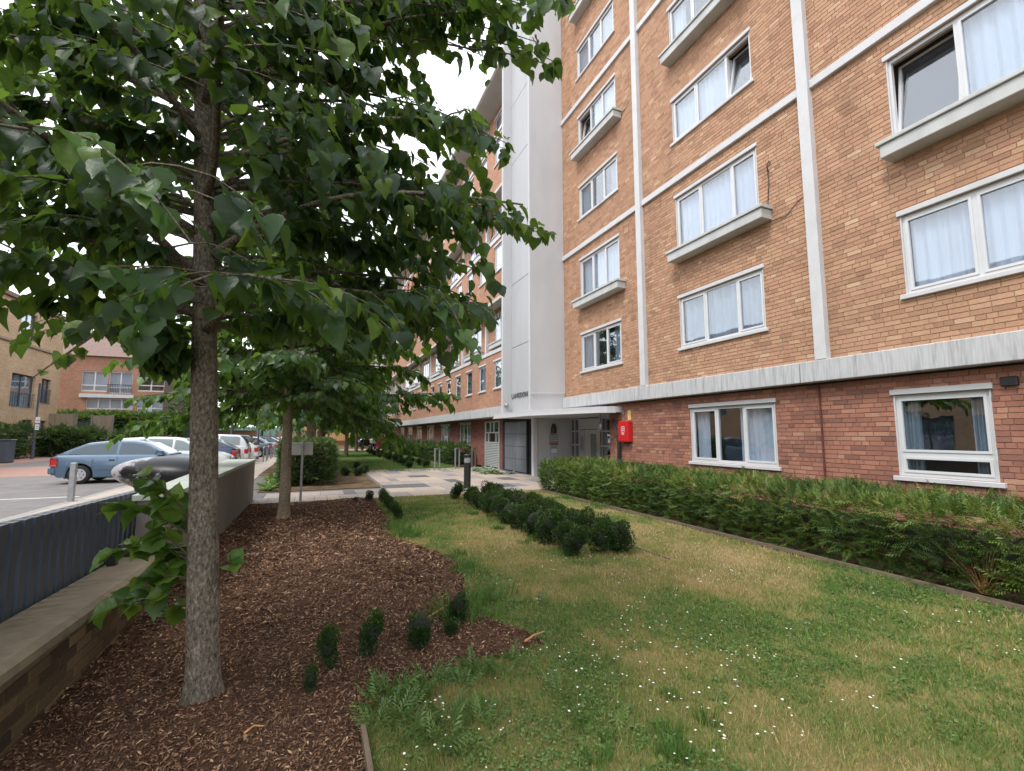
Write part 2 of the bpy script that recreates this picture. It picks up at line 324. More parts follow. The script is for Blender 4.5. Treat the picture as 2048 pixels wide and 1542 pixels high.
M['chip'] = brick_piece('mulch_chip', [(0.0, S(64, 47, 38)), (0.3, S(97, 72, 57)), (0.62, S(121, 91, 73)), (0.85, S(144, 112, 89)), (0.95, S(170, 138, 108)), (1.0, S(200, 172, 136))])
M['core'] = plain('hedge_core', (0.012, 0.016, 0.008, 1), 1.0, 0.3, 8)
M['petal'] = plain('daisy_petal', (0.8, 0.8, 0.76, 1), 0.8, 0.05, 20)
M['straw'] = plain('dead_stem', S(176, 132, 84), 0.9, 0.2, 20)
# ground sheets
def ground_mat(name, stops, s1, s2, b=0.6, bs=90):
    m, nt, p, o = nodes(name); v = pos(nt)
    n1 = noise(nt, v, s1, 8, 0.65); n2 = noise(nt, v, s2, 6, 0.7)
    a = N(nt, 'ShaderNodeMath', operation='MULTIPLY_ADD'); nt.links.new(n2, a.inputs[0]); a.inputs[1].default_value = 0.55; nt.links.new(n1, a.inputs[2])
    sub = N(nt, 'ShaderNodeMath', operation='SUBTRACT'); nt.links.new(a.outputs[0], sub.inputs[0]); sub.inputs[1].default_value = 0.27
    nt.links.new(ramp(nt, sub.outputs[0], stops), p.inputs['Base Color']); p.inputs['Roughness'].default_value = 0.97; p.inputs['Specular IOR Level'].default_value = 0.1
    bump(nt, p, n2, b, 0.03); return m
M['lawn'] = ground_mat('lawn_soil', [(0.3, (0.09, 0.11, 0.035, 1)), (0.48, (0.16, 0.16, 0.06, 1)), (0.6, (0.26, 0.2, 0.09, 1)), (0.75, (0.34, 0.24, 0.13, 1))], 1.4, 60)
M['mulch'] = ground_mat('mulch_bed', [(0.3, S(60, 44, 36)), (0.5, S(92, 69, 55)), (0.66, S(115, 87, 69)), (0.8, S(136, 105, 82))], 1.2, 75, 1.0)
M['far_lawn'] = ground_mat('far_lawn', [(0.3, (0.05, 0.1, 0.025, 1)), (0.5, (0.085, 0.15, 0.035, 1)), (0.65, (0.15, 0.17, 0.06, 1)), (0.8, (0.26, 0.2, 0.1, 1))], 0.5, 40)
M['earth'] = ground_mat('bare_earth', [(0.3, S(70, 56, 44)), (0.5, S(98, 82, 64)), (0.7, S(124, 106, 84))], 2, 50)

# ------------------------------------------------------------------ ground sheets
struct('ground', MB().box(-400, 400, -60, 700, -0.30, -0.10), M['earth'])
struct('road', MB().box(-30, -5.35, -12, 120, -0.2, -0.012), M['asphalt'])
struct('pavement', MB().box(-5.3, -1.95, -12, 70, -0.2, 0.0), plain('pale_pavement', S(172, 160, 148), 0.9, 0.08, 4, bmp=0.1, dirt=S(138, 128, 118), dirt_amt=0.5))
struct('kerb', MB().bevbox(-5.42, -5.28, -12, 70, -0.2, 0.006, 0.01), M['kerb'])
struct('red_block_pavement', MB().box(-30, -15.2, 20, 70, -0.2, -0.004), M['red_block'])
struct('block_paved_crossing', MB().box(-15.2, -8.8, 24, 31, -0.2, -0.007), M['red_block'])
for i, (x0, x1, y0, y1) in enumerate([(-8.6, -5.6, 15.75, 15.85), (-11.5, -8.5, 17.0, 17.1), (-13, -10, 20.2, 20.35), (-8.0, -5.6, 22.9, 23.0), (-8.0, -5.6, 25.6, 25.7)]):
    struct('road_marking', MB().box(x0, x1, y0, y1, -0.02, -0.008), M['line'])
MULCH = [(-1.36, -1.0), (0.28, -1.0), (0.30, 2.75), (0.34, 3.0), (0.75, 3.22), (1.2, 3.3), (1.70, 3.36), (1.62, 3.62), (1.45, 3.95), (1.38, 4.5), (1.55, 4.95), (1.66, 5.7), (1.60, 6.5), (1.40, 7.05), (1.22, 7.5), (1.20, 8.2), (1.34, 9.0), (1.36, 10.5), (1.40, 12.36), (-1.36, 12.36)]
def in_poly(px, py, poly):
    r = np.zeros(len(px), bool); n = len(poly); j = n - 1
    for i in range(n):
        xi, yi = poly[i]; xj, yj = poly[j]
        c = ((yi > py) != (yj > py)) & (px < (xj - xi) * (py - yi) / (yj - yi + 1e-12) + xi); r ^= c; j = i
    return r
def vnoise(x, y, s, seed=0):           # smooth value noise for layout
    g = np.random.default_rng(seed).random((64, 64)); u = x / s + 31.3; v = y / s + 17.7
    i = np.floor(u).astype(int); j = np.floor(v).astype(int); a = u - i; b = v - j; a = a * a * (3 - 2 * a); b = b * b * (3 - 2 * b)
    q = lambda ii, jj: g[ii % 64, jj % 64]
    return (q(i, j) * (1 - a) + q(i + 1, j) * a) * (1 - b) + (q(i, j + 1) * (1 - a) + q(i + 1, j + 1) * a) * b
def sheet(name, x0, x1, y0, y1, step, zf, m, mask=None):
    xs = np.arange(x0, x1 + 1e-6, step); ys = np.arange(y0, y1 + 1e-6, step); nx, ny = len(xs), len(ys)
    X, Y = np.meshgrid(xs, ys); V = np.stack([X.ravel(), Y.ravel(), zf(X.ravel(), Y.ravel())], 1)
    i = np.arange((nx - 1) * (ny - 1)); a = i // (nx - 1) * nx + i % (nx - 1); F = np.stack([a, a + 1, a + nx + 1, a + nx], 1)
    if mask is not None:
        c = V[F].mean(1); F = F[mask(c[:, 0], c[:, 1])]
    o = np_mesh(name, V, F, m, smooth=True); o['kind'] = 'structure'; return o
zl = lambda x, y: 0.018 * (vnoise(x, y, 0.8, 3) - 0.5) + 0.008 * (vnoise(x, y, 0.22, 4) - 0.5) - 0.005
zm = lambda x, y: 0.05 * (vnoise(x, y, 0.7, 5) - 0.5) + 0.03 * (vnoise(x, y, 0.16, 6) - 0.5) + 0.012
sheet('lawn', 0.1, 6.02, -2.0, 12.4, 0.06, lambda x, y: zl(x, y) - 0.06 * in_poly(x, y, MULCH), M['lawn'])
sheet('mulch_bed', -1.36, 1.85, -1.0, 12.36, 0.04, zm, M['mulch'], lambda x, y: in_poly(x, y, MULCH))
struct('hedge_bed', MB().box(6.02, 8.15, -2, 12.4, -0.09, 0.004), M['earth'])
struct('soil_bed', MB().box(-1.4, 1.9, 14.8, 21.0, -0.09, 0.012), M['earth'])
struct('far_lawn', MB().box(1.0, 6.6, 20.6, 48, -0.09, 0.0), M['far_lawn'])
struct('far_hedge_bed', MB().box(6.6, 8.0, 23.8, 48, -0.09, 0.006), M['earth'])
struct('far_path', MB().box(-8, 30, 49.2, 54.5, -0.09, 0.0), plain('pale_path', S(170, 156, 142), 0.9, 0.08, 3))
struct('verge', MB().box(-2.0, 1.0, 20.9, 49.2, -0.09, 0.002), M['earth'])
# timber edging boards
for i, (a, b) in enumerate([((6.0, 1.0), (6.02, 4.2)), ((6.02, 4.2), (6.03, 7.6)), ((6.03, 7.6), (6.02, 12.2))]):
    struct('edging_board', MB().prism([(a[0], a[1] + .003), (a[0] + .03, a[1] + .003), (b[0] + .03, b[1] - .003), (b[0], b[1] - .003)], -0.05, 0.045), M['timber_edge'])
struct('edging_board', MB().box(0.29, 0.315, 1.5, 2.78, -0.05, 0.05), M['timber_edge'])
struct('edging_board', MB().box(4.25, 4.275, 4.9, 11.6, -0.05, 0.02), M['timber_edge'])
# paving slabs, each its own piece
pav = struct('paving', MB().box(-1.95, 8.9, 12.42, 21.6, -0.09, -0.012), plain('paving_bed', S(104, 100, 94), 0.95, 0.1, 20))
slab_cols = [mul(c_, .74) for c_ in [S(186, 172, 160), S(196, 176, 160), S(168, 160, 152), S(178, 166, 158), S(104, 104, 108), S(112, 112, 114), S(198, 182, 160), S(150, 146, 142)]]
slab_m = [plain('slab_%s' % n, c, 0.85, 0.08, 14, bmp=0.12, bscale=90, dirt=mul(c, 0.72), dirt_amt=0.5) for n, c in zip(['buff', 'pink', 'grey', 'warm', 'charcoal', 'slate', 'sand', 'stone'], slab_cols)]
slab_cache = {}
def slab(x0, x1, y0, y1, mi):
    k = (round(x1 - x0, 3), round(y1 - y0, 3), mi)
    if k not in slab_cache:
        w, h = k[0] / 2 - 0.004, k[1] / 2 - 0.004; b = MB().bevbox(-w, w, -h, h, -0.04, 0.0, 0.004)
        me = bpy.data.meshes.new('slab'); me.from_pydata(b.v, [], b.f); me.materials.append(slab_m[mi]); slab_cache[k] = me
    o = bpy.data.objects.new('slab', slab_cache[k]); COL.objects.link(o); o.parent = pav
    o.location = ((x0 + x1) / 2, (y0 + y1) / 2, 0.003 + random.uniform(-0.002, 0.002))
y = 12.44
while y < 21.4:
    h = 0.98 if y < 14.3 else random.choice([0.9, 1.05, 1.2])
    x = -1.9 if y < 14.4 else 2.02
    x1e = 8.0
    while x < x1e - 0.1:
        w = random.choice([0.3, 0.45, 0.6, 0.75, 0.9]); w = min(w, x1e - x)
        if w < 0.2: break
        mi = random.choices(range(8), [5, 4, 4, 4, 2.4, 1.4, 3, 3])[0]
        if w > 0.7 and random.random() < 0.25 and mi not in (4, 5): slab(x, x + w / 2, y, y + h, mi); slab(x + w / 2, x + w, y, y + h, (mi + 1) % 4)
        else: slab(x, x + w, y, y + h, mi)
        x += w
    y += h

# ------------------------------------------------------------------ brickwork with real courses
def rects_minus(y0, y1, z0, z1, holes):
    ys = sorted(set([y0, y1] + [v for h in holes for v in h[:2] if y0 < v < y1])); zs = sorted(set([z0, z1] + [v for h in holes for v in h[2:4] if z0 < v < z1]))
    out = []
    for i in range(len(ys) - 1):
        for j in range(len(zs) - 1):
            cy, cz = (ys[i] + ys[i + 1]) / 2, (zs[j] + zs[j + 1]) / 2
            if not any(h[0] < cy < h[1] and h[2] < cz < h[3] for h in holes): out.append((ys[i], ys[i + 1], zs[j], zs[j + 1]))
    return out
def courses(y0, y1, z0, z1, holes, L=0.225, Hc=0.075, jt=0.01, seed=1):
    r = random.Random(seed); out = []; n = int(round((z1 - z0) / Hc))
    for k in range(n):
        za = z0 + k * Hc; zb = min(za + Hc - jt, z1 - 0.002); segs = [(y0, y1)]
        for h in holes:
            if h[2] < zb and h[3] > za:
                ns = []
                for a, b in segs:
                    if h[1] <= a or h[0] >= b: ns.append((a, b)); continue
                    if h[0] > a: ns.append((a, h[0]))
                    if h[1] < b: ns.append((h[1], b))
                segs = ns
        off = (k % 2) * L / 2 + (r.random() - .5) * 0.02
        if k % 4 == 3: off += L / 4
        p = y0 - off
        while p < y1:
            ln = L / 2 if (k % 4 == 3 and r.random() < 0.75) or r.random() < 0.06 else L
            a, b = p + jt / 2, p + ln - jt / 2
            for s0, s1 in segs:
                c, d = max(a, s0), min(b, s1)
                if d - c > 0.02: out.append((c, d, za, zb))
            p += ln
    return out
def brick_wall(root, X, thick, y0, y1, z0, z1, holes, m_mortar, m_stuff, m_single, near, seed):
    """wall facing -X; mortar sheet at X, bricks stand 6 mm proud; the bricks nearest the camera are single objects"""
    b = MB()
    for a in rects_minus(y0, y1, z0, z1, holes): b.box(X, X + thick, a[0], a[1], a[2], a[3])
    wall = b.build('wall', m_mortar, root)
    br = courses(y0, y1, z0, z1, holes, seed=seed)
    def d(q): return (q[0] + q[1] - 5.0) ** 2 / 4 + ((q[2] + q[3]) / 2 - 1.6) ** 2
    idx = sorted(range(len(br)), key=lambda i: d(br[i]) if (br[i][0] > 2.35 and br[i][2] > 0.75) else 1e9)
    single = set(idx[:near]); A = np.array([br[i] for i in range(len(br)) if i not in single]); n = len(A)
    pr = 0.006 + rng.random(n) * 0.004; xf = X - pr; xb = np.full(n, X + 0.01); tl = (rng.random((n, 2)) - .5) * 0.003
    V = np.zeros((n, 8, 3)); 
    for c, (yy, zz, xx) in enumerate([(0, 2, 0), (1, 2, 0), (1, 3, 0), (0, 3, 0), (0, 2, 1), (1, 2, 1), (1, 3, 1), (0, 3, 1)]):
        V[:, c, 1] = A[:, yy]; V[:, c, 2] = A[:, zz]; V[:, c, 0] = (xf + (tl[:, 0] if c in (0, 3) else tl[:, 1])) if xx == 0 else xb
    for c in (0, 1, 2, 3):
        V[:, c, 1] += np.where(c in (0, 3), 0.0012, -0.0012); V[:, c, 2] += np.where(c in (0, 1), 0.0012, -0.0012)
    q = np.array([(0, 3, 2, 1), (0, 1, 5, 4), (1, 2, 6, 5), (2, 3, 7, 6), (3, 0, 4, 7)]); F = (np.arange(n)[:, None, None] * 8 + q[None]).reshape(-1, 4)
    o = np_mesh('brick_courses', V.reshape(-1, 3), F, m_stuff, wall, attr=np.repeat(rng.random(n), 8), kind='stuff')
    cache = {}
    wl = wloc(wall)
    for i in idx[:near]:
        q = br[i]; k = (round((q[1] - q[0]) / 0.005), round((q[3] - q[2]) / 0.005))
        if k not in cache:
            bb = MB().bevbox(-0.008, 0.01, -(q[1] - q[0]) / 2, (q[1] - q[0]) / 2, -(q[3] - q[2]) / 2, (q[3] - q[2]) / 2, 0.002)
            me = bpy.data.meshes.new('brick'); me.from_pydata(bb.v, [], bb.f); me.materials.append(m_single); cache[k] = me
        ob = bpy.data.objects.new('brick', cache[k]); COL.objects.link(ob); ob.parent = wall
        ob.location = (X - wl[0] + random.uniform(-0.002, 0.001), (q[0] + q[1]) / 2 - wl[1], (q[2] + q[3]) / 2 - wl[2])
    return wall

# ------------------------------------------------------------------ windows (all in walls that face -X)
def curtain_mesh(b, X, y0, y1, z0, z1, amp=0.02, folds=9):
    n = max(8, int(folds * 6)); pv = None
    for i in range(n + 1):
        t = i / n; yy = y0 + (y1 - y0) * t; xx = X + amp * math.sin(t * folds * 2 * math.pi + 0.7 * math.sin(9 * t)) + amp * .4 * math.sin(t * folds * 5.1)
        cur = ((xx, yy, z0), (xx + amp * .3 * math.sin(17 * t), yy, z1))
        if pv: b.add([pv[0], cur[0], cur[1], pv[1]], [(0, 1, 2, 3)])
        pv = cur
def window(root, X, y0, y1, z0, z1, lights=(0.27, 0.73), sill=True, head=True, curtains='net', open_light=None, transom=None, depth=0.09, fr=0.055, detail=True, part_label=None):
    """frame in an opening; lights = fractions where mullions stand (from the y0 side)"""
    xf, xb = X + 0.03, X + 0.03 + 0.06
    f = MB(); f.box(xf, xb, y0, y0 + fr, z0, z1); f.box(xf, xb, y1 - fr, y1, z0, z1)
    f.box(xf, xb, y0 + fr, y1 - fr, z0, z0 + fr); f.box(xf, xb, y0 + fr, y1 - fr, z1 - fr, z1)
    iy0, iy1, iz0, iz1 = y0 + fr, y1 - fr, z0 + fr, z1 - fr
    ms = [iy0 + (iy1 - iy0) * t for t in lights]
    for m_ in ms: f.box(xf, xb, m_ - fr / 2, m_ + fr / 2, iz0, iz1)
    if transom: f.box(xf, xb, iy0, iy1, z0 + transom - .035, z0 + transom + .035)
    win = f.build('window', M['upvc'], root)
    if part_label: win['label'] = part_label
    ed = [iy0] + [v for m_ in ms for v in (m_ - fr / 2, m_ + fr / 2)] + [iy1]
    for i in range(0, len(ed), 2):
        a, b_ = ed[i], ed[i + 1]
        zspans = [(iz0, iz1)] if not transom else [(iz0, z0 + transom - .035), (z0 + transom + .035, iz1)]
        for za, zb in zspans:
            s_ = 0.035 if (detail and not (len(ed) == 6 and i == 2)) else 0.0
            opn = open_light == i // 2
            if s_:
                sb = MB()
                for bx in ((a, a + s_, za, zb), (b_ - s_, b_, za, zb), (a + s_, b_ - s_, za, za + s_), (a + s_, b_ - s_, zb - s_, zb)): sb.box(xf - .012, xf + .03, *bx)
                so = sb.build('sash', M['upvc'], win)
            pb = MB().box(xf + .018, xf + .024, a + s_, b_ - s_, za + s_, zb - s_).build('pane', M['glass'], win)
            if opn and s_:                          # tilted inwards at the top, hinged at the bottom
                for oo in (so, pb):
                    me = oo.data; w0 = wloc(oo)
                    for v in me.vertices:
                        t = (v.co.z + w0[2] - za) / (zb - za); v.co.x += 0.02 + 0.20 * t
    if sill: MB().bevbox(X - .06, X + .03, y0 - .06, y1 + .06, z0 - .07, z0 - .004, .006).build('sill', M['white'], win)
    if head: MB().bevbox(X - .035, X + .03, y0 - .03, y1 + .03, z1 + .004, z1 + .085, .006).build('lintel', M['white'], win)
    if detail: MB().box(X + .0, X + .03, y0 - .001, y0 + .02, z0, z1).box(X, X + .03, y1 - .02, y1 + .001, z0, z1).build('reveal_trim', M['white'], win)
    rb = MB()
    xr = X + 1.1 if detail else X + .5
    rb.add([(xr, y0 - .3, z0 - .3), (xr, y1 + .3, z0 - .3), (xr, y1 + .3, z1 + .3), (xr, y0 - .3, z1 + .3)], [(0, 1, 2, 3)])
    for (ya, yb_, za, zb) in ((y0 - .3, y0 - .3, z0 - .3, z1 + .3), (y1 + .3, y1 + .3, z0 - .3, z1 + .3)):
        rb.add([(xb + .05, ya, za), (xr, ya, za), (xr, ya, zb), (xb + .05, ya, zb)], [(0, 1, 2, 3)])
    for zz in (z0 - .3, z1 + .3): rb.add([(xb + .05, y0 - .3, zz), (xr, y0 - .3, zz), (xr, y1 + .3, zz), (xb + .05, y1 + .3, zz)], [(0, 1, 2, 3)])
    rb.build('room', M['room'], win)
    if curtains:
        cb = MB(); cx = xb + .06; w = iy1 - iy0
        if curtains == 'net': curtain_mesh(cb, cx, iy0, iy1, iz0 - .02, iz1, .018, max(4, int(w * 7)))
        elif curtains == 'half': curtain_mesh(cb, cx, iy0, iy0 + w * .42, iz0 - .02, iz1, .025, 6); curtain_mesh(cb, cx, iy1 - w * .18, iy1, iz0 - .02, iz1, .025, 3)
        elif curtains == 'drape': curtain_mesh(cb, cx, iy0, iy0 + w * .22, iz0 - .02, iz1, .03, 4); curtain_mesh(cb, cx, iy1 - w * .2, iy1, iz0 - .02, iz1, .03, 4)
        elif curtains == 'grey': curtain_mesh(cb, cx, iy0, iy1, iz0 - .02, iz1, .03, max(4, int(w * 5)))
        if open_light is not None:
            lo_, hi_ = ed[2 * open_light] - .03, ed[2 * open_light + 1] + .03
            cb.v = [(v_[0] + (.26 if lo_ < v_[1] < hi_ else 0), v_[1], v_[2]) for v_ in cb.v]
        cb.build('curtain', M['curtain2'] if curtains in ('grey', 'drape') else M['curtain'], win)
    return win
def tuft(b, c, n, h, spread):
    for i in range(n):
        a = random.uniform(0, 6.28); s_ = random.uniform(.2, 1) * spread; hh = h * random.uniform(.5, 1)
        p = (c[0] + random.uniform(-.03, .03), c[1] + random.uniform(-.06, .06), c[2]); q = (p[0] + math.cos(a) * s_ * .4, p[1] + math.sin(a) * s_, p[2] + hh)
        b.add([(p[0], p[1] - .006, p[2]), (p[0], p[1] + .006, p[2]), q], [(0, 1, 2)])
def planter_ledge(root, X, y0, y1, z0, z1, plants=0):
    p = MB(); p.bevbox(X - .30, X + .0, y0, y1, z0, z1 - .035, .01)
    o = p.build('window_planter', M['planter'], root)
    l = MB(); l.bevbox(X - .335, X - .27, y0 - .04, y1 + .04, z1 - .032, z1 + .03, .008); l.box(X - .268, X, y0 - .038, y0 + .03, z1 - .032, z1 + .028); l.box(X - .268, X, y1 - .03, y1 + .038, z1 - .032, z1 + .028)
    l.build('planter_lip', M['planter'], o)
    MB().box(X - .266, X - .002, y0 + .032, y1 - .032, z1 - .033, z1 - .005).build('planter_soil', M['earth'], o)
    if plants:
        t = MB()
        for i in range(plants): tuft(t, (X - .15, random.uniform(y0 + .2, y1 - .2), z1 - .01), random.randint(6, 16), .2, .14)
        t.build('dry_grass', M['straw'], o)

# ------------------------------------------------------------------ the near apartment block
W = 8.0; GW = 8.1; Y0B, Y1B = -4.2, 14.18
blk = empty('apartment_block', (8.6, 5.0, 0), 'tall orange brick flats with white pilasters and red brick ground floor, nearest at right', 'apartment block')
BAYS = [(-3.05, -0.75), (1.6, 3.92), (6.25, 8.55), (10.88, 13.06)]
ROWS = [(3.66, 4.86, 0), (5.98, 7.40, 1), (8.86, 9.96, 0), (11.18, 12.5, 1), (14.0, 15.08, 0), (16.38, 17.6, 1)]
holes_up = [(a, b, z0, z1) for (a, b) in BAYS for (z0, z1, _) in ROWS]
gwin = [(3.14, 4.26, 0.99, 2.19), (6.24, 8.44, 0.99, 2.21), (-1.3, 0.9, 0.99, 2.21)]
brick_wall(blk, W, 0.22, Y0B, Y1B, 2.87, 18.2, holes_up, M['mortar_up'], M['up_brick'], M['up_brick_i'], 150, 3)
gwall = brick_wall(blk, GW, 0.2, Y0B, 11.7, 0.0, 2.475, gwin, M['mortar_gr'], M['gr_brick'], M['gr_brick_i'], 150, 4)
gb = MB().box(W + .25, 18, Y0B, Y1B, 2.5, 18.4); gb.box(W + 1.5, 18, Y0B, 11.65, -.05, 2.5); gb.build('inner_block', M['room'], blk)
MB().box(W - .1, 18, Y0B - .05, 30, 18.4, 18.7).build('roof_slab', M['white'], blk)
MB().box(W - .04, W + .6, Y0B, Y1B, 18.2, 18.4).build('roof_edge', M['white'], blk)
bandm = plain('stained_band', (0.48, 0.485, 0.49, 1), 0.8, 0.12, 9, bmp=0.15, bscale=30, dirt=(0.16, 0.16, 0.15, 1), dirt_amt=0.75, stretch=(1, 4, 0.3))
band = MB()
for a, b in ((Y0B, 5.55), (5.562, 10.2), (10.212, 14.17)): band.bevbox(W - .13, W + .3, a, b, 2.50, 2.868, .012)
band.build('band_course', bandm, blk)
for yp in (-4.0, 0.49, 5.17, 9.86): MB().bevbox(W - .13, W + .02, yp - .1, yp + .1, 2.87, 18.2, .008).build('pilaster', M['white'], blk)
PY = [Y0B, -4.0, 0.49, 5.17, 9.86, Y1B]
for zs in (7.78, 12.97):
    for i in range(1, 5): MB().bevbox(W - .075, W + .02, PY[i] + .102, PY[i + 1] - (.102 if i < 4 else .002), zs, zs + .16, .008).build('floor_strip', M['white'], blk)
kinds = ['net', 'half', 'grey', 'half', 'net', 'drape', 'grey']
for bi, (a, b) in enumerate(BAYS):
    for ri, (z0, z1, pl) in enumerate(ROWS):
        cu = random.choice(kinds); op = None
        lt = (0.27, 0.66) if bi == 2 else (0.34, 0.66)
        if bi == 1: lt = (0.64,); cu = 'net'
        if bi == 2 and ri == 0: cu = 'grey'
        if bi == 2 and ri == 1: cu = 'net'
        if bi == 2 and ri == 2: cu = 'net'; op = 0
        if bi == 1 and ri == 1: cu = 'net'; op = 1
        if bi == 3 and ri == 3: op = 2; cu = 'net'
        if bi == 3 and ri == 0: cu = 'drape'
        window(blk, W, a, b, z0, z1, lights=lt, sill=not pl, curtains=cu, open_light=op)
        if pl: planter_ledge(blk, W, a - .26, b + .03, z0 - .24, z0 - .01, plants=4 if (bi, ri) in ((2, 1), (3, 1), (1, 1), (3, 3)) else 0)
window(blk, GW, *gwin[1], lights=(0.33, 0.66), curtains='half')
window(blk, GW, *gwin[0], lights=(), curtains='drape', transom=0.32)
window(blk, GW, *gwin[2], lights=(0.33, 0.66), curtains='grey')
# fixings on the front
MB().tube([(GW - .03, 5.36, 2.48), (GW - .03, 5.36, .02)], .016, 8).build('rust_pipe', plain('rust', S(96, 52, 44), 0.8, 0.2, 30), blk)
cbm = M['trim']
MB().tube([(W - .02, 6.1, 5.9), (W - .03, 6.0, 5.7), (W - .02, 5.7, 5.68), (W - .02, 5.45, 5.85), (W - .02, 5.32, 5.9), (W - .02, 5.30, 4.6), (W - .02, 5.3, 3.0)], .006, 5).build('cable', cbm, blk)
MB().tube([(W - .02, 6.0, 6.72), (W - .06, 5.98, 6.78), (W - .05, 5.92, 6.86), (W - .03, 5.97, 6.93), (W - .02, 6.02, 6.86), (W - .02, 6.0, 6.5), (W - .02, 6.05, 6.1)], .008, 5).build('cable', cbm, blk)
MB().tube([(W - .02, 10.85, 11.2), (W - .02, 10.6, 11.0), (W - .02, 10.2, 11.2)], .006, 5).build('cable', cbm, blk)
MB().bevbox(GW - .07, GW - .006, 2.86, 3.02, 2.21, 2.33, .01).box(GW - .075, GW - .07, 2.89, 2.99, 2.25, 2.28).build('air_vent', M['trim'], blk)
# rainwater pipe, dry riser box and plate by the door: things fixed to the wall
dp = MB(); dp.tube([(GW - .02, 11.5, 2.02), (GW - .1, 11.42, 2.0), (GW - .1, 11.28, 1.93), (GW - .085, 11.18, 1.84), (GW - .085, 11.16, 1.7), (GW - .085, 11.16, 0.01)], .052, 12)
dpo = dp.build('drainpipe', plain('cast_iron', S(58, 56, 60), 0.6, 0.1, 12), smooth=True); tag(dpo, 'dark cast iron drainpipe with swan neck beside the entrance door', 'drainpipe')
MB().tube([(GW - .085, 11.16, 1.62), (GW - .085, 11.16, 1.72)], .066, 12).tube([(GW - .085, 11.16, .85), (GW - .085, 11.16, .9)], .062, 12).build('pipe_collar', M['steel_dark'], dpo)
rbx = MB().bevbox(GW - .17, GW - .012, 10.60, 11.06, 1.40, 1.97, .012).build('riser_box', M['red']); tag(rbx, 'red metal dry riser box on the brick wall beside the drainpipe', 'utility box')
MB().box(GW - .174, GW - .169, 10.64, 11.02, 1.44, 1.93).build('box_door', M['red'], rbx)
e_ = MB(); yc, zc = 10.83, 1.74
for a in range(12):
    t0, t1 = a * math.pi / 6, (a + 1) * math.pi / 6
    e_.add([(GW - .1765, yc + r_ * math.cos(t) * .8, zc + r_ * math.sin(t)) for r_, t in ((.03, t0), (.05, t0), (.05, t1), (.03, t1))], [(0, 1, 2, 3)])
for z in (zc - .08, zc + .08): e_.box(GW - .178, GW - .1755, yc - .07, yc + .07, z - .005, z + .005)
for s_ in (-1, 1): e_.box(GW - .178, GW - .1755, yc + s_ * .07 - .005, yc + s_ * .07 + .005, zc - .075, zc + .075)
for z in (zc - .115, zc - .14): e_.box(GW - .178, GW - .1755, yc - .06, yc + .06, z - .006, z + .006)
e_.build('box_symbol', M['paper'], rbx)
yp_ = MB().box(GW - .02, GW - .011, 10.67, 10.80, 2.0, 2.27).build('hydrant_plate', M['yellow']); tag(yp_, 'narrow yellow plate on the brick wall above the red box', 'sign')
MB().box(GW - .0225, GW - .0205, 10.70, 10.77, 2.18, 2.2).box(GW - .0225, GW - .0205, 10.70, 10.77, 2.13, 2.15).box(GW - .0225, GW - .0205, 10.72, 10.75, 2.04, 2.1).build('plate_print', M['print_grey'], yp_)
cw = MB().tube([(GW - .02, 11.0, 1.985), (GW - .02, 11.0, 2.3), (GW - .03, 11.02, 2.42)], .012, 6).bevbox(GW - .05, GW - .012, 10.96, 11.05, 2.16, 2.26, .006).build('wall_conduit', M['galv']); tag(cw, 'thin grey conduit and junction box above the red box', 'conduit')

# ------------------------------------------------------------------ stair tower and entrance
TX = 6.65; TY0, TY1 = 14.19, 16.72
tw = empty('stair_tower', (8.0, 15.5, 0), 'tall white rendered stair tower over the entrance between the brick blocks', 'tower')
t = MB(); t.box(TX, 8.3, TY0, TY0 + .13, 2.42, 21.5); t.build('side_wall', M['render'], tw)
MB().box(TX, 7.98, TY1 - .02, TY1 + .14, 2.42, 21.5).build('tower_fin', M['render'], tw)
zz = 2.42
for h in (2.55, 2.55, 2.55, 2.55, 2.55, 2.55, 2.55, 1.1):
    MB().bevbox(7.02, 7.2, TY0 + .132, TY1 - .022, zz + .008, zz + h - .008, .006).build('tower_panel', M['grey_panel'], tw); zz += h
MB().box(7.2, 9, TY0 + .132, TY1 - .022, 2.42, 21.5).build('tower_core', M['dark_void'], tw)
MB().box(TX - .05, 9, TY0 - .05, TY1 + .2, 21.502, 21.7).build('tower_cap', M['white'], tw)
MB().tube([(TX + .02, TY0 - .03, 2.98), (8.0, TY0 - .03, 3.03)], .014, 8).build('pipe', M['white'], tw)
# lettering on the grey panel
fc = bpy.data.curves.new('tower_name', 'FONT'); fc.body = 'LANGDON'; fc.size = 0.27; fc.extrude = 0.012; fc.align_x = 'CENTER'; fc.space_character = 1.18; fc.resolution_u = 3
fo = bpy.data.objects.new('tmp', fc); COL.objects.link(fo); dg = bpy.context.evaluated_depsgraph_get(); me = bpy.data.meshes.new_from_object(fo.evaluated_get(dg)); bpy.data.objects.remove(fo)
lo = link('lettering', me, M['letter'], tw); lo.location = (7.02 - .02 - 8.0, 15.9 - 15.5, 2.98); lo.rotation_euler = (math.pi / 2, 0, -math.pi / 2)
# canopy
can = MB().prism([(6.52, 17.35), (6.5, 14.0), (7.45, 11.25), (7.62, 11.12), (7.85, 11.06), (8.085, 11.05), (8.085, 11.75), (9.5, 11.75), (9.5, 17.35)], 2.235, 2.40).build('entrance_canopy', M['render'], tw)
MB().prism([(6.50, 17.37), (6.48, 14.0), (7.43, 11.24), (7.61, 11.10), (7.85, 11.04), (7.85, 11.08), (7.64, 11.14), (7.48, 11.27), (6.53, 14.01), (6.55, 17.37)], 2.215, 2.265).build('canopy_trim', M['white'], can)
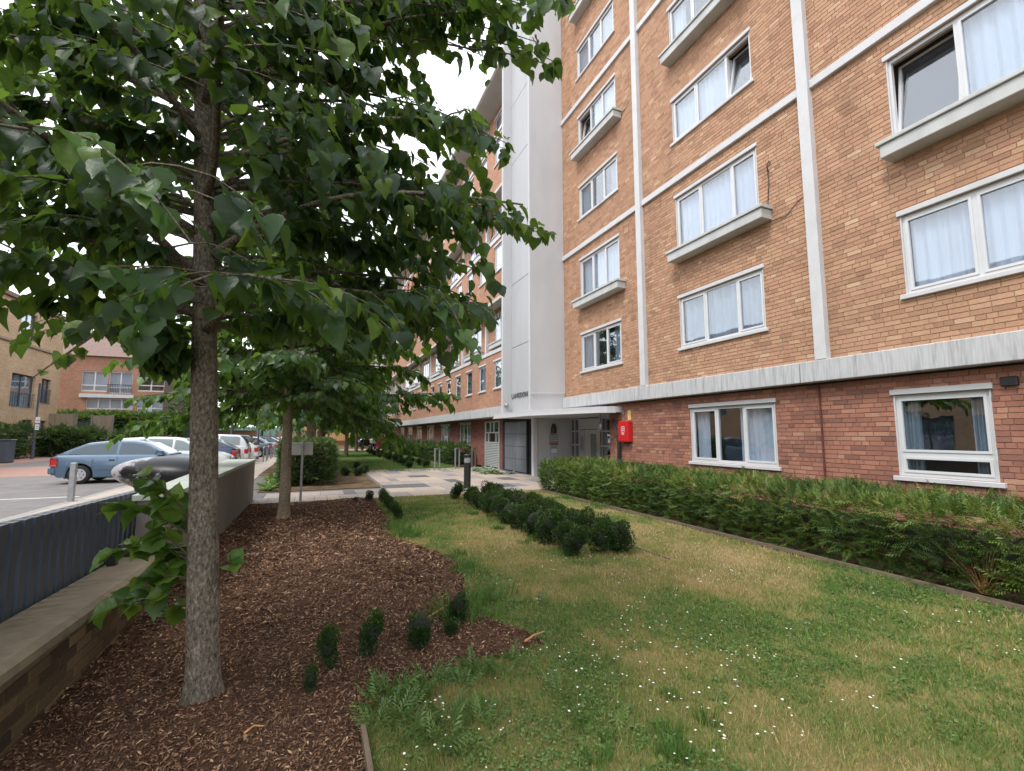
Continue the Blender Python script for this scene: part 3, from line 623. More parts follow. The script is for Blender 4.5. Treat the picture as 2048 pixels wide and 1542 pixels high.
# porch walls and screen
MB().bevbox(7.72, 7.9, 16.22, 16.4, 0, 2.233, .01).build('column', M['white'], tw)
pw = MB().box(7.9, 9.45, 16.3, 16.42, 0, 2.233).build('porch_wall', M['render'], tw)
sx = 9.38
sc = MB()
for y_ in (11.75, 12.45, 12.62, 13.1, 14.05, 14.2, 15.62, 15.95, 16.24): sc.box(sx, sx + .07, y_ - .03, y_ + .03, 0.02, 2.23)
for z_ in (0.05, 0.62, 1.2, 1.72, 2.2): sc.box(sx + .004, sx + .066, 11.78, 14.2, z_ - .03, z_ + .03); sc.box(sx + .004, sx + .066, 15.62, 16.24, z_ - .03, z_ + .03)
scr = sc.build('door_screen', M['alu'], tw)
for (a, b) in ((11.78, 12.42), (12.65, 13.07), (13.13, 14.02), (15.65, 15.92), (15.98, 16.21)):
    for (c, d) in ((.08, .59), (.65, 1.17), (1.23, 1.69), (1.75, 2.17)): MB().box(sx + .03, sx + .036, a, b, c, d).build('pane', M['glass'], scr)
dr = MB().box(sx + .01, sx + .05, 14.23, 15.2, 0.03, 1.78).box(sx + .01, sx + .05, 14.23, 15.6, 1.8, 2.2).box(sx + .01, sx + .05, 15.23, 15.6, .03, 1.78).build('entrance_door', M['alu'], tw)
MB().box(sx, sx + .009, 14.45, 14.8, .62, 1.62).build('door_glass', plain('wired_glass', S(110, 120, 118), 0.25, 0.1, 10), dr)
MB().tube([(sx - .04, 14.34, .95), (sx - .04, 14.34, 1.3)], .014, 6).build('door_handle', M['galv'], dr)
MB().box(sx, sx + .009, 15.3, 15.52, 1.0, 1.55).build('entry_panel', M['galv'], dr)
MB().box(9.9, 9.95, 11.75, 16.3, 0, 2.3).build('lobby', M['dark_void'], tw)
MB().box(sx + .02, sx + .028, 12.7, 12.95, 1.2, 1.6).build('paper_notice', M['paper'], tw)
MB().box(8.3, 9.4, 11.66, 11.74, 0, 2.233).build('porch_return', M['gr_brick'], tw)
# bin store doors, black recess, louvre door
bs = empty('bin_store_door', (8.0, 18.6, 0), 'dark slate grey panelled store doors with streaks under the canopy', 'doors')
for i in range(2):
    for j in range(4): MB().bevbox(7.98, 8.02, 17.36 + i * 1.22, 17.36 + (i + 1) * 1.22 - .02, .04 + j * .53, .04 + (j + 1) * .53 - .015, .005).build('door_panel', M['door_panel'], bs)
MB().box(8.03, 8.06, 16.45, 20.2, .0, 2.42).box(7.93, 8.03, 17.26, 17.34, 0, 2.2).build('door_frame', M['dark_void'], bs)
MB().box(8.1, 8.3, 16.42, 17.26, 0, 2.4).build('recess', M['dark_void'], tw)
lv = empty('louvre_door', (8.0, 21.5, 0), 'pale grey louvred door with small glass panes left of the store', 'door')
MB().box(7.96, 8.02, 20.5, 20.56, 0, 2.25).box(7.96, 8.02, 22.4, 22.46, 0, 2.25).box(7.962, 8.018, 20.56, 22.4, 2.19, 2.25).box(7.962, 8.018, 20.56, 22.4, 1.66, 1.72).box(7.962, 8.018, 20.56, 22.4, 1.18, 1.24).box(7.962, 8.018, 21.2, 21.26, 1.72, 2.19).box(7.962, 8.018, 21.7, 21.75, 1.72, 2.19).box(7.962, 8.018, 20.9, 20.95, 1.24, 1.66).box(7.962, 8.018, 21.95, 22.0, 1.24, 1.66).build('frame', M['louvre'], lv)
for j in range(14): MB().box(7.965, 8.01, 20.56, 22.4, .06 + j * .08, .06 + j * .08 + .055).build('louvre_slat', M['louvre'], lv)
MB().box(8.0, 8.006, 20.56, 22.4, 1.2, 2.2).build('pane', M['glass'], lv); MB().box(8.021, 8.03, 20.5, 22.46, 0, 2.25).build('backing', M['dark_void'], lv)
# things on the porch wall
nb = MB().bevbox(8.45, 8.82, 16.265, 16.296, 1.18, 1.62, .004).build('notice_board', M['print_grey']); tag(nb, 'small notice board with red stripe on the white porch wall', 'notice board')
MB().box(8.45, 8.82, 16.258, 16.264, 1.2, 1.26).build('red_stripe', M['print_red'], nb)
g_ = MB()
for j in range(3):
    for i in range(5): g_.box(8.5 + i * .06, 8.53 + i * .06, 16.259, 16.264, 1.36 + j * .08, 1.39 + j * .08)
g_.build('print_grid', M['paper'], nb)
nb2 = MB().box(8.5, 8.79, 16.28, 16.296, .86, 1.15).build('poster', M['print_teal']); tag(nb2, 'pale teal poster below the notice board on the porch wall', 'poster')
MB().box(8.52, 8.77, 16.274, 16.279, .88, 1.05).build('poster_print', M['paper'], nb2)
wlm = MB().lathe([(.02, 2.03), (.06, 2.0), (.1, 1.86), (.12, 1.66), (.02, 1.64)], 16, (8.6, 16.2, 0)).build('wall_lantern', plain('bronze_lamp', S(74, 66, 56), 0.4, 0.2, 20, 0.4), smooth=True); tag(wlm, 'dark bronze bullet shaped lantern on the white porch wall', 'lamp')
MB().box(8.57, 8.63, 16.2, 16.298, 1.85, 1.9).build('bracket', M['black'], wlm)
cctv = MB().lathe([(.02, .09), (.075, .07), (.09, 0), (.075, -.07), (.02, -.09)], 14, (6.78, 16.62, 2.72)).build('security_camera', M['galv'], smooth=True); tag(cctv, 'round grey security camera on the white tower above the canopy', 'camera')
MB().tube([(6.78, 16.6, 2.72), (6.78, 16.69, 2.72)], .02, 6).build('bracket', M['galv'], cctv)
bl = MB().lathe([(.02, 1.98), (.05, 1.95), (.085, 1.72), (.02, 1.7)], 12, (7.9, 11.9, 0)).build('bell_light', M['galv'], smooth=True); tag(bl, 'grey bell shaped light under the canopy beside the drainpipe', 'lamp')
MB().tube([(7.9, 11.9, 1.97), (7.9, 11.9, 2.215)], .01, 6).build('stem', M['black'], bl)

# ------------------------------------------------------------------ the far wing
wing = empty('apartment_block', (8.6, 36, 0), 'receding orange brick wing of flats beyond the white tower', 'apartment block')
YW0, YW1 = 16.9, 56.0; OX, IX = 7.35, 7.95
odd = [(2.42, 5.24), (7.76, 10.44), (12.96, 15.64)]; even = [(5.24, 7.76), (10.44, 12.96), (15.64, 18.1)]
ws_y = [19.05 + 2.08 * i for i in range(18)]
hb = [(y_ - .48, y_ + .48) for y_ in ws_y if y_ < 55.3]
wb_ = MB()
gw_l = [(25.0, 27.2), (29.4, 31.7), (33.8, 36.1), (38.0, 40.3), (42.1, 44.4), (46.2, 48.4)]
gh = [(a, b, .99, 2.21) for a, b in gw_l] + [(20.5, 22.46, 0, 2.25)]
for a in rects_minus(20.2, YW1, 0, 2.42, gh): wb_.box(8.03, 8.3, *a)
wb_.build('ground_wall', M['wing_ground'], wing)
MB().box(7.3, 7.36, YW0, YW1, 2.4, 2.82).box(7.36, 8.02, YW0, YW1, 2.4, 2.44).build('band_course', bandm, wing)
for k, (z0, z1) in enumerate(odd):
    b = MB(); hh = [(a, c, z0 + 1.24, z0 + 2.44) for a, c in hb]
    for a in rects_minus(YW0, YW1, z0 + (.402 if k == 0 else 0), z1, hh): b.box(OX, OX + .2, *a)
    b.build('wall', M['wing_brick'], wing)
    MB().box(OX - .04, OX + .2, YW0, YW1, z1 + .002, z1 + .16).build('floor_strip', M['white'], wing)
    if k: MB().box(OX - .03, OX + .02, YW0, YW1, z0 - .14, z0 - .002).box(OX + .022, IX + .1, YW0, YW1, z0 - .06, z0 - .002).build('soffit', M['soffit'], wing)
    for (a, c) in hb:
        if a < 36 or k < 1: window(wing, OX, a, c, z0 + 1.24, z0 + 2.44, lights=(), curtains=random.choice(['net', 'grey']), detail=False, head=True)
for k, (z0, z1) in enumerate(even):
    b = MB(); ev = [(18.0 + 4.16 * i + .9, 18.0 + 4.16 * i + 3.1) for i in range(9)]; hh = [(a, c, z0 + .72, z0 + 2.1) for a, c in ev]
    for a in rects_minus(YW0, YW1, z0, z1, hh): b.box(IX, IX + .2, *a)
    b.build('wall', M['wing_brick'], wing)
    for i in range(10): MB().box(IX - .12, IX + .02, 17.9 + 4.16 * i - .1, 17.9 + 4.16 * i + .1, z0 + .16, z1).build('pilaster', M['white'], wing)
    for (a, c) in ev:
        window(wing, IX, a, c, z0 + .72, z0 + 2.1, lights=(0.34, 0.66), curtains=random.choice(['net', 'half', 'grey']), detail=False, sill=False)
        planter_ledge(wing, IX, a - .26, c + .03, z0 + .46, z0 + .7)
for (a, c) in gw_l: window(wing, 8.03, a, c, .99, 2.21, lights=(0.34, 0.66), curtains='half', detail=False)
MB().box(6.95, 18, YW0, YW1 + 2, 18.1, 18.16).build('eaves_soffit', M['soffit'], wing)
MB().box(6.9, 18, YW0, YW1 + 2, 18.162, 18.46).build('roof_edge', M['white'], wing)
MB().box(8.5, 18, YW0, YW1, 0, 18.09).build('inner_block', M['room'], wing)
tw2 = empty('stair_tower', (7.5, 57.5, 0), 'far white stair tower at the end of the receding wing', 'tower')
MB().box(6.3, 9, 56.1, 56.3, 2.4, 21).box(6.3, 9, 59.6, 59.8, 2.4, 21).box(6.65, 9, 56.3, 59.6, 2.4, 21).build('tower_shaft', M['render'], tw2)
MB().box(5.9, 9, 55.6, 60.2, 2.22, 2.38).build('entrance_canopy', M['white'], tw2)
MB().box(7.0, 8, 56.12, 56.25, 0, 2.21).build('column', M['white'], tw2); MB().box(6.6, 8, 57.5, 59.5, 0, 2.2).build('store_door', M['door_panel'], tw2)
far2 = empty('apartment_block', (9, 75, 0), 'distant brick end block beyond the far white tower', 'apartment block')
MB().box(7.0, 16, 60.2, 79, 0, 18).build('wall', M['wing_brick'], far2); MB().box(6.6, 16, 60.2, 79.2, 18.002, 18.4).build('roof_edge', M['white'], far2)

# ------------------------------------------------------------------ garden wall, fence and concrete wall on the left
gwl = empty('garden_wall', (-1.45, 3.0, 0), 'low brown brick garden wall with sloped coping beside the mulch', 'wall')
WX0, WX1 = -1.62, -1.36; ztop = lambda y_: 0.50 - 0.028 * (y_ - 3.2)
core = MB(); ya, yb = -1.5, 5.78
core.add([(WX0, ya, -.05), (WX1 - .012, ya, -.05), (WX1 - .012, yb, -.05), (WX0, yb, -.05), (WX0, ya, .42), (WX1 - .012, ya, .42), (WX1 - .012, yb, .35), (WX0, yb, .35)], [(0, 3, 2, 1), (4, 5, 6, 7), (0, 1, 5, 4), (1, 2, 6, 5), (2, 3, 7, 6), (3, 0, 4, 7)])
core = core.build('wall_core', M['mortar_wall'], gwl)
bc = {}
for k in range(6):
    za = -0.03 + k * .075; p_ = ya - (k % 2) * .1125
    while p_ < yb:
        L_ = .215; a, b = max(p_, ya), min(p_ + L_, yb); p_ += .225
        if b - a < .05 or b < 1.2 or za + .065 > ztop(b) - .09: continue
        kk = round((b - a) * 200)
        if kk not in bc:
            q = MB().bevbox(-.05, 0.0, -(b - a) / 2, (b - a) / 2, -.0325, .0325, .004); me = bpy.data.meshes.new('brick'); me.from_pydata(q.v, [], q.f); me.materials.append(M['wall_brick_i']); bc[kk] = me
        o = bpy.data.objects.new('brick', bc[kk]); COL.objects.link(o); o.parent = core
        o.location = (WX1 + random.uniform(-.003, .002) + 1.45, (a + b) / 2 - 3.0, za + .0325)
y_ = -1.5
while y_ < 5.6:
    y2 = min(y_ + .9, 5.78); c = MB()
    c.add([(-1.70, y_ + .004, ztop(y_) - .085), (-1.32, y_ + .004, ztop(y_) - .085), (-1.32, y2 - .004, ztop(y2) - .085), (-1.70, y2 - .004, ztop(y2) - .085),
           (-1.68, y_ + .004, ztop(y_)), (-1.36, y_ + .004, ztop(y_) - .012), (-1.36, y2 - .004, ztop(y2) - .012), (-1.68, y2 - .004, ztop(y2)),
           (-1.325, y_ + .004, ztop(y_) - .04), (-1.325, y2 - .004, ztop(y2) - .04)],
          [(0, 3, 2, 1), (4, 5, 6, 7), (0, 1, 8, 5, 4), (1, 2, 9, 8), (8, 9, 6, 5), (2, 3, 7, 6, 9), (3, 0, 4, 7)])
    c.build('coping', M['coping'], gwl); y_ += .9
fn = empty('metal_fence', (-1.72, 2.5, 0.4), 'dark slate vertical bar fence standing on the garden wall', 'fence')
zt = lambda y_: 1.06 - 0.025 * (y_ - 3.7)
y_ = -1.4; pk = None
while y_ < 6.6:
    b = MB(); z0_, z1_ = ztop(y_) - .05, zt(y_)
    pts = [(-1.765, y_ - .04), (-1.705, y_ - .04), (-1.705, y_ + .04), (-1.765, y_ + .04)]
    b.prism(pts, z0_, z1_); b.build('fence_bar', M['steel_dark'], fn); y_ += .128
for zf, dz in ((lambda y_: ztop(y_) + .06, .035), (lambda y_: zt(y_) - .05, .05)):
    MB().add([(-1.80, -1.5, zf(-1.5)), (-1.768, -1.5, zf(-1.5)), (-1.768, 6.6, zf(6.6)), (-1.80, 6.6, zf(6.6)), (-1.80, -1.5, zf(-1.5) + dz), (-1.768, -1.5, zf(-1.5) + dz), (-1.768, 6.6, zf(6.6) + dz), (-1.80, 6.6, zf(6.6) + dz)],
             [(0, 3, 2, 1), (4, 5, 6, 7), (0, 1, 5, 4), (1, 2, 6, 5), (2, 3, 7, 6), (3, 0, 4, 7)]).build('fence_rail', M['steel_dark'], fn)
for y_ in (1.6, 3.4, 5.35): MB().box(-1.655, -1.59, y_ - .035, y_ + .035, ztop(y_), ztop(y_) + .09).box(-1.83, -1.803, y_ - .03, y_ + .03, ztop(y_) - .08, zt(y_) - .02).build('fence_post', M['black'], fn)
MB().box(-1.95, -1.81, -1.5, 6.7, -.1, .46).build('wall_base', M['concrete'], gwl)
cwl = empty('concrete_wall', (-1.6, 9.4, 0), 'pale streaked concrete wall with greenish flat cap behind the first tree', 'wall')
y_ = 5.8
while y_ < 13.1:
    y2 = min(y_ + 1.22, 13.12); xk = lambda v_: -1.60 - .28 * (v_ - 5.8) / 7.3
    MB().prism([(-1.33, y_ + .003), (-1.33, y2 - .003), (xk(y2), y2 - .003), (xk(y_), y_ + .003)], -.05, .945).build('wall_panel', M['concrete'], cwl); y_ = y2
MB().prism([(-1.315, 5.77), (-1.315, 13.15), (-1.93, 13.15), (-1.64, 5.77)], .947, 1.0).build('wall_cap', M['cap'], cwl)

# polished black and white pebble sculpture
m, nt, p, o_ = nodes('marbled_stone'); v = pos(nt, (0.9, 0.5, 1.5), True)
sxe = nt.nodes.new('ShaderNodeSeparateXYZ'); nt.links.new(nt.nodes.new('ShaderNodeTexCoord').outputs['Object'], sxe.inputs[0])
ma = N(nt, 'ShaderNodeMath', operation='MULTIPLY_ADD'); nt.links.new(sxe.outputs['X'], ma.inputs[0]); ma.inputs[1].default_value = -0.22; nt.links.new(noise(nt, v, 2.2, 6, 0.65), ma.inputs[2])
c = ramp(nt, ma.outputs[0], [(0.56, (0.008, 0.008, 0.01, 1)), (0.61, (0.03, 0.03, 0.034, 1)), (0.66, (0.27, 0.26, 0.28, 1)), (0.8, (0.38, 0.37, 0.39, 1)), (0.9, (0.05, 0.05, 0.05, 1))])
nt.links.new(c, p.inputs['Base Color']); p.inputs['Roughness'].default_value = 0.33; p.inputs['Specular IOR Level'].default_value = 0.2
ec = (gz(262, 985)); ec = at(345, 958, 10.2)
bm = bmesh.new(); bmesh.ops.create_uvsphere(bm, u_segments=48, v_segments=28, radius=1)
for vv in bm.verts:
    x, y2, z = vv.co; k = 1 + 0.12 * x
    vv.co = Vector((x * 1.22, y2 * .62 * k, z * .40 * k))
egg = MB().bm(bm).build('stone_sculpture', m, local=True, smooth=True); egg.location = (ec[0], ec[1], .73); egg.rotation_euler = (0, R(4), -YAW + R(4))
tag(egg, 'large polished black and white egg shaped stone behind the fence', 'sculpture')
MB().lathe([(.3, -.73), (.3, -.3)], 20).build('plinth', M['concrete'], egg, local=True)

# ------------------------------------------------------------------ cars
def car(name, col, loc, rz, label, L=4.1, Wd=1.7, H=1.42, style='hatch', glassm=None, group='cars parked in the bays'):
    root = empty(name, loc, label, 'car', group, rz)
    k = L / 4.1; hw = Wd / 2
    if style == 'hatch': roof = [(-1.93, .93), (-1.62, 1.12), (-1.18, 1.33), (-.5, 1.415), (.05, 1.41), (.42, 1.34), (1.12, .93)]
    elif style == 'estate': roof = [(-1.98, .95), (-1.86, 1.2), (-1.6, 1.42), (-.6, 1.48), (.1, 1.46), (.45, 1.38), (1.12, .95)]
    else: roof = [(-1.5, .97), (-1.2, 1.15), (-.8, 1.36), (-.3, 1.42), (.15, 1.41), (.45, 1.34), (1.12, .93)]
    roof = [(x * k, z * H / 1.42) for x, z in roof]
    belt = [(-2.02, .88), (-1.95, .93), (-1.0, .93), (.4, .92), (1.15, .90), (1.6, .83), (1.92, .70), (2.03, .56)]
    if style == 'saloon': belt[1:3] = [(-1.98, .97), (-1.45, .98)]
    belt = [(x * k, z * H / 1.42) for x, z in belt]
    ip = lambda t, pts: float(np.interp(t, [q[0] for q in pts], [q[1] for q in pts]))
    wr = .30; wxs = (-1.28 * k, 1.27 * k)
    st = sorted(set([round(v_, 3) for v_ in np.linspace(-2.03 * k, 2.03 * k, 44)] + [round(w + d, 3) for w in wxs for d in (-.37, -.35, -.3, -.22, -.12, 0, .12, .22, .3, .35, .37)]))
    def hwid(x): return hw * (1 - .10 * abs(x / (2.03 * k)) ** 3.5)
    rows = []
    for x in st:
        zb = .22 if abs(x) < 1.85 * k else .30
        for w in wxs:
            d = abs(x - w)
            if d < .36: zb = max(zb, .30 + math.sqrt(.36 ** 2 - d * d))
        zt_ = ip(x, belt); w = hwid(x); e = 1.0
        if abs(x) > 2.0 * k: e = .97
        zm_ = max(zb + .01, min(.55, zt_ - .1)); zb2 = zb
        rows.append([(x, w * .96 * e, zb2), (x, w * 1.0 * e, max(zm_, zb + .02)), (x, w * .985 * e, max(zt_ - .07, zb + .04)), (x, w * .93 * e, zt_)])
    b = MB(); n = len(rows)
    for s_ in (1, -1):
        base = len(b.v); b.v += [(q[0], q[1] * s_, q[2]) for r_ in rows for q in r_]
        for i in range(n - 1):
            for j in range(3): a = base + i * 4 + j; b.f.append((a, a + 1, a + 5, a + 4))
    o2 = n * 4
    for i in range(n - 1): b.f.append((i * 4 + 3, (i + 1) * 4 + 3, o2 + (i + 1) * 4 + 3, o2 + i * 4 + 3)); b.f.append((i * 4, o2 + i * 4, o2 + (i + 1) * 4, (i + 1) * 4))
    for i in (0, n - 1):
        for j in range(3): b.f.append((i * 4 + j, i * 4 + j + 1, o2 + i * 4 + j + 1, o2 + i * 4 + j))
    # greenhouse
    gx = [round(v_, 3) for v_ in np.linspace(roof[0][0], roof[-1][0], 30)]
    def side(x, z):
        zb_ = ip(x, belt); t = max(0, min(1, (z - zb_) / (H - zb_))); return hwid(x) * .93 * (1 - .24 * t ** 1.15)
    g0 = len(b.v); m4 = 5
    for x in gx:
        zr = ip(x, roof); zb_ = ip(x, belt) - .02
        for s_ in (1, -1):
            for q in range(m4):
                t = q / (m4 - 1); z = zb_ + (max(zr, zb_ + .001) - zb_) * t; yy = side(x, z)
                if q == m4 - 1: yy -= .06; 
                if q == m4 - 2: z = zb_ + (zr - zb_) * .93; yy = side(x, z)
                b.v.append((x, yy * s_, z))
    st_ = 2 * m4
    for i in range(len(gx) - 1):
        for s_ in (0, 1):
            for q in range(m4 - 1): a = g0 + i * st_ + s_ * m4 + q; b.f.append((a, a + 1, a + st_ + 1, a + st_))
        a = g0 + i * st_ + m4 - 1; b.f.append((a, a + st_, a + st_ + m4, a + m4))
    body = b.build('body', col, root, local=True, smooth=True)
    md = body.modifiers.new('edge', 'EDGE_SPLIT'); md.split_angle = R(38)
    gm = glassm or M['car_glass']
    # side windows
    def winpoly(xs0, xs1, inset=.05):
        top = []; bot = []
        for x in np.linspace(xs0, xs1, 12):
            zr = ip(x, roof) - .075; zb_ = ip(x, belt) + .03
            bot.append((x, zb_)); top.append((x, max(zr, zb_ + .004)))
        return bot, top
    rf0 = roof[0][0] + .32 * k; rf1 = roof[-1][0] - .20 * k
    splits = [(rf0, -.36 * k), (-.28 * k, rf1)] if style == 'hatch' else [(rf0, -.75 * k), (-.68 * k, .1 * k), (.17 * k, rf1)]
    for s_ in (1, -1):
        for a, c_ in splits:
            bot, top = winpoly(a, c_); w_ = MB(); nn = len(bot)
            w_.add([(x, (side(x, z) + .008) * s_, z) for x, z in bot] + [(x, (side(x, (z + z2) / 2) + .010) * s_, (z + z2) / 2) for (x, z), (_, z2) in zip(bot, top)] + [(x, (side(x, z) + .008) * s_, z) for x, z in top],
                   [(r_ * nn + i, r_ * nn + i + 1, (r_ + 1) * nn + i + 1, (r_ + 1) * nn + i) for r_ in range(2) for i in range(nn - 1)])
            w_.build('side_window', gm, root, local=True, smooth=True)
        # handle, mirror, sill strip
        MB().bevbox(-.52 * k, -.36 * k, s_ * (hwid(0) * .985) - .012, s_ * (hwid(0) * .985) + .012, .74, .79, .006).build('door_handle', M['trim'], root, local=True)
        MB().bevbox(.80 * k, .98 * k, s_ * hw * .97, s_ * (hw + .14), .93, 1.05, .02).build('mirror', col, root, local=True)
        MB().box(-.88 * k, .86 * k, s_ * hw * .99 - .012, s_ * hw * .99 + .018, .47, .52).build('rub_strip', col, root, local=True)
        MB().box(-.30 * k - .004, -.30 * k + .004, s_ * hw * .985, s_ * hw * .993, .3, .88).build('door_seam', M['trim'], root, local=True)
    for (x0, x1, nm) in ((rf1 + .12 * k - .55 * k, roof[-1][0] - .02, 'windscreen'), (roof[0][0] + .03, roof[2][0] - .03, 'rear_window')):
        w_ = MB(); xs = np.linspace(x0, x1, 6); vs = []
        if nm == 'windscreen': xs = np.linspace(roof[-2][0] + .03, roof[-1][0] - .03, 6)
        for x in xs:
            z = ip(x, roof); yy = max(side(x, z) - .10, .1); vs += [(x + (.012 if nm == 'windscreen' else -.012), -yy, z + .012), (x + (.012 if nm == 'windscreen' else -.012), yy, z + .012)]
        w_.add(vs, [(2 * i, 2 * i + 1, 2 * i + 3, 2 * i + 2) for i in range(len(xs) - 1)]); w_.build(nm, gm, root, local=True)
    for w in wxs:
        for s_ in (1, -1):
            yy = s_ * (hw - .10)
            ty = MB().lathe([(.19, -.09), (.27, -.095), (.30, -.07), (.305, 0), (.30, .07), (.27, .095), (.19, .09)], 28, (w, yy, .305), 'y').build('wheel', M['tyre'], root, local=True, smooth=True)
            rm = MB().lathe([(.0, .088 * s_), (.05, .098 * s_), (.06, .085 * s_), (.185, .078 * s_), (.195, .092 * s_)], 24, (w, yy, .305), 'y')
            rm.build('rim', M['rim'], ty, local=True)
            hd = MB()
            for a in range(7):
                t = a * 2 * math.pi / 7; c0 = (w + .13 * math.cos(t), yy + s_ * .093, .305 + .13 * math.sin(t)); 
                hd.add([(c0[0] + .022 * math.cos(t2), c0[1], c0[2] + .022 * math.sin(t2)) for t2 in np.linspace(0, 5.4, 7)], [tuple(range(7))])
            hd.build('rim_hole', M['trim'], ty, local=True)
    for s_ in (1, -1):
        MB().bevbox(-2.045 * k, -1.88 * k, s_ * hw * .64, s_ * hw * .93, .60, .84, .02).build('tail_light', M['lamp_red'], root, local=True)
        MB().bevbox(1.83 * k, 2.02 * k, s_ * hw * .48, s_ * hw * .88, .55, .68, .02).build('headlight', M['lamp_clear'], root, local=True)
    MB().bevbox(-2.10 * k, -1.9 * k, -hw * .93, hw * .93, .34, .56, .03).build('bumper', col if style != 'hatch' else col, root, local=True)
    MB().bevbox(1.9 * k, 2.09 * k, -hw * .92, hw * .92, .30, .52, .03).build('bumper', col, root, local=True)
    MB().box(-2.112 * k, -2.10 * k, -.26, .26, .40, .5).build('number_plate', M['paper'], root, local=True)
    MB().box(-1.7 * k, 1.7 * k, -hw * .85, hw * .85, .18, .4).box(-1.3 * k, .9 * k, -hw * .7, hw * .7, .4, .82).build('cabin', M['trim'], root, local=True)
    for sx_ in (-.15, .6 - .95 * k):
        for s_ in (1, -1): MB().bevbox(sx_ * k - .1, sx_ * k + .06, s_ * .38 - .22, s_ * .38 + .22, .8, 1.22, .05).build('seat', plain_grey, root, local=True)
    return root
plain_grey = plain('seat_cloth', (0.16, 0.165, 0.17, 1), 0.95, 0.1, 20)
car('parked_car', P['blue'], (-5.75, 20.45, -.012), R(-1), 'steel blue three door hatchback parked side on behind the bollard')
car('parked_car', P['white'], (-5.35, 23.3, -.012), R(0), 'white hatchback parked just behind the steel blue car', L=4.3, H=1.46, style='estate')
rowc = [('navy', 'navy blue car with red tail lamps behind the first tree trunk', 27.0, 'hatch', -5.6), ('white', 'white hatchback with dark tail lamp beside the navy car', 29.6, 'estate', -5.4), ('white', 'white saloon with orange red tail lamps left of the slim lamp post', 32.2, 'hatch', -5.2),
        ('black', 'dark grey tall car behind the slim lamp post', 35.0, 'estate', -5.6), ('grey', 'grey blue car with sloping rear right of the lamp post', 38.0, 'saloon', -4.9), ('silver', 'silver blue saloon farther along the parking row', 41.0, 'saloon', -4.7), ('navy', 'dark blue car last but one along the row', 44.0, 'hatch', -4.6), ('red', 'maroon car at the far end of the row', 47.0, 'hatch', -4.4)]
for c_, lb, yy, sty, xx in rowc: car('parked_car', P[c_], (xx, yy, -.012), R(180), lb, L=4.2, H=1.46 if sty != 'estate' else 1.56, style=sty)
for xx, yy, c_, lb in ((-2.9, 58, 'white', 'white van like car far off beyond the second tree'), (-.8, 63, 'silver', 'small silver car far off near the green hoarding')): car('parked_car', P[c_], (xx, yy, -.1), R(100), lb, style='estate')

# ------------------------------------------------------------------ street furniture
def bollard(loc, h, w, label):
    o = MB().bevbox(-w / 2, w / 2, -w / 2, w / 2, 0, h, .008).build('bollard', M['galv'], local=True); o.location = loc
    tag(o, label, 'bollard', 'steel bollards along the street'); MB().box(-w / 2 - .04, w / 2 + .04, -w / 2 - .04, w / 2 + .04, -.02, .012).build('base_plate', M['galv'], o, local=True); return o
b0 = gz(141, 1003); bollard((b0[0], b0[1], 0), .92, .11, 'square grey steel bollard on the pavement in front of the blue car')
for i, (px, py, lb) in enumerate([(434, 932, 'slim grey post left of the white car tail'), (463, 927, 'grey post in front of the white hatchback tail'), (484, 923, 'grey post just left of the slim lamp post'), (503, 921, 'grey post at the kerb right behind the lamp post')]):
    q = gz(px, py); bollard((q[0], q[1], 0), .85, .09, lb)
def hoop(name, pts, r_, m_, label, cat, group):
    o = MB().tube(pts, r_, 8).build(name, m_, origin=pts[0]); return tag(o, label, cat, group)
for (px, py, lb) in ((526, 924, 'nearest tilted steel cycle hoop right of the lamp post'), (535, 919, 'middle steel cycle hoop beside the parked row'), (544, 916, 'farthest steel cycle hoop beside the parked row')):
    q = gz(px, py); hoop('cycle_hoop', [(q[0], q[1], 0), (q[0], q[1], .8), (q[0] + .02, q[1] + .1, .87), (q[0] + .1, q[1] + .6, .87), (q[0] + .12, q[1] + .7, .8), (q[0] + .12, q[1] + .7, 0)], .035, M['galv'], lb, 'cycle hoop', 'cycle hoops along the parking row')
bm_ = plain('brown_steel', S(120, 112, 106), 0.45, 0.1, 10, 0.4)
for a, b, m_, lb in (((5.18, 21.55), (5.9, 22.8), M['galv'], 'square topped cycle stand on the paving, leftmost of the three'), ((6.15, 21.5), (6.85, 22.7), M['galv'], 'square topped cycle stand in the middle of the three, left of the light bollard'), ((7.1, 21.9), (7.75, 23.0), bm_, 'brown square topped cycle stand, rightmost of the three by the brick wall')):
    s_ = empty('cycle_stand', (a[0], a[1], 0), lb, 'cycle stand', 'square cycle stands by the far lawn'); d = np.array([b[0] - a[0], b[1] - a[1]]); d = d / np.linalg.norm(d) * .78
    for e in (0, 1): MB().box(-.03 + d[0] * e, .03 + d[0] * e, -.03 + d[1] * e, .03 + d[1] * e, 0, .9).build('leg', m_, s_, local=True)
    MB().tube([(0, 0, .93), (d[0], d[1], .93)], .042, 4).build('top_bar', m_, s_, local=True)
lb_ = empty('light_bollard', (4.32, 13.75, 0), 'black cylindrical light bollard with pale lens at the edge of the paving', 'bollard light')
MB().lathe([(.105, 0), (.105, .74), (.08, .75)], 24).build('post', M['black'], lb_, local=True, smooth=False)
MB().lathe([(.09, .75), (.095, .9)], 24).build('lens', plain('frosted_lens', (0.5, 0.53, 0.53, 1), 0.4, 0.05, 10), lb_, local=True)
for z in (.785, .825, .865): MB().lathe([(.1, z - .004), (.108, z), (.1, z + .004)], 24).build('louvre_ring', M['galv'], lb_, local=True)
MB().lathe([(.112, .9), (.115, .98), (.1, 1.0)], 24).build('cap', M['black'], lb_, local=True)
sg = empty('sign_board', (-.26, 12.5, 0), 'pale board seen from behind on a grey post beside the second tree', 'sign')
MB().tube([(-.26, 12.5, 0), (-.26, 12.5, 1.45)], .028, 10).build('post', M['galv'], sg)
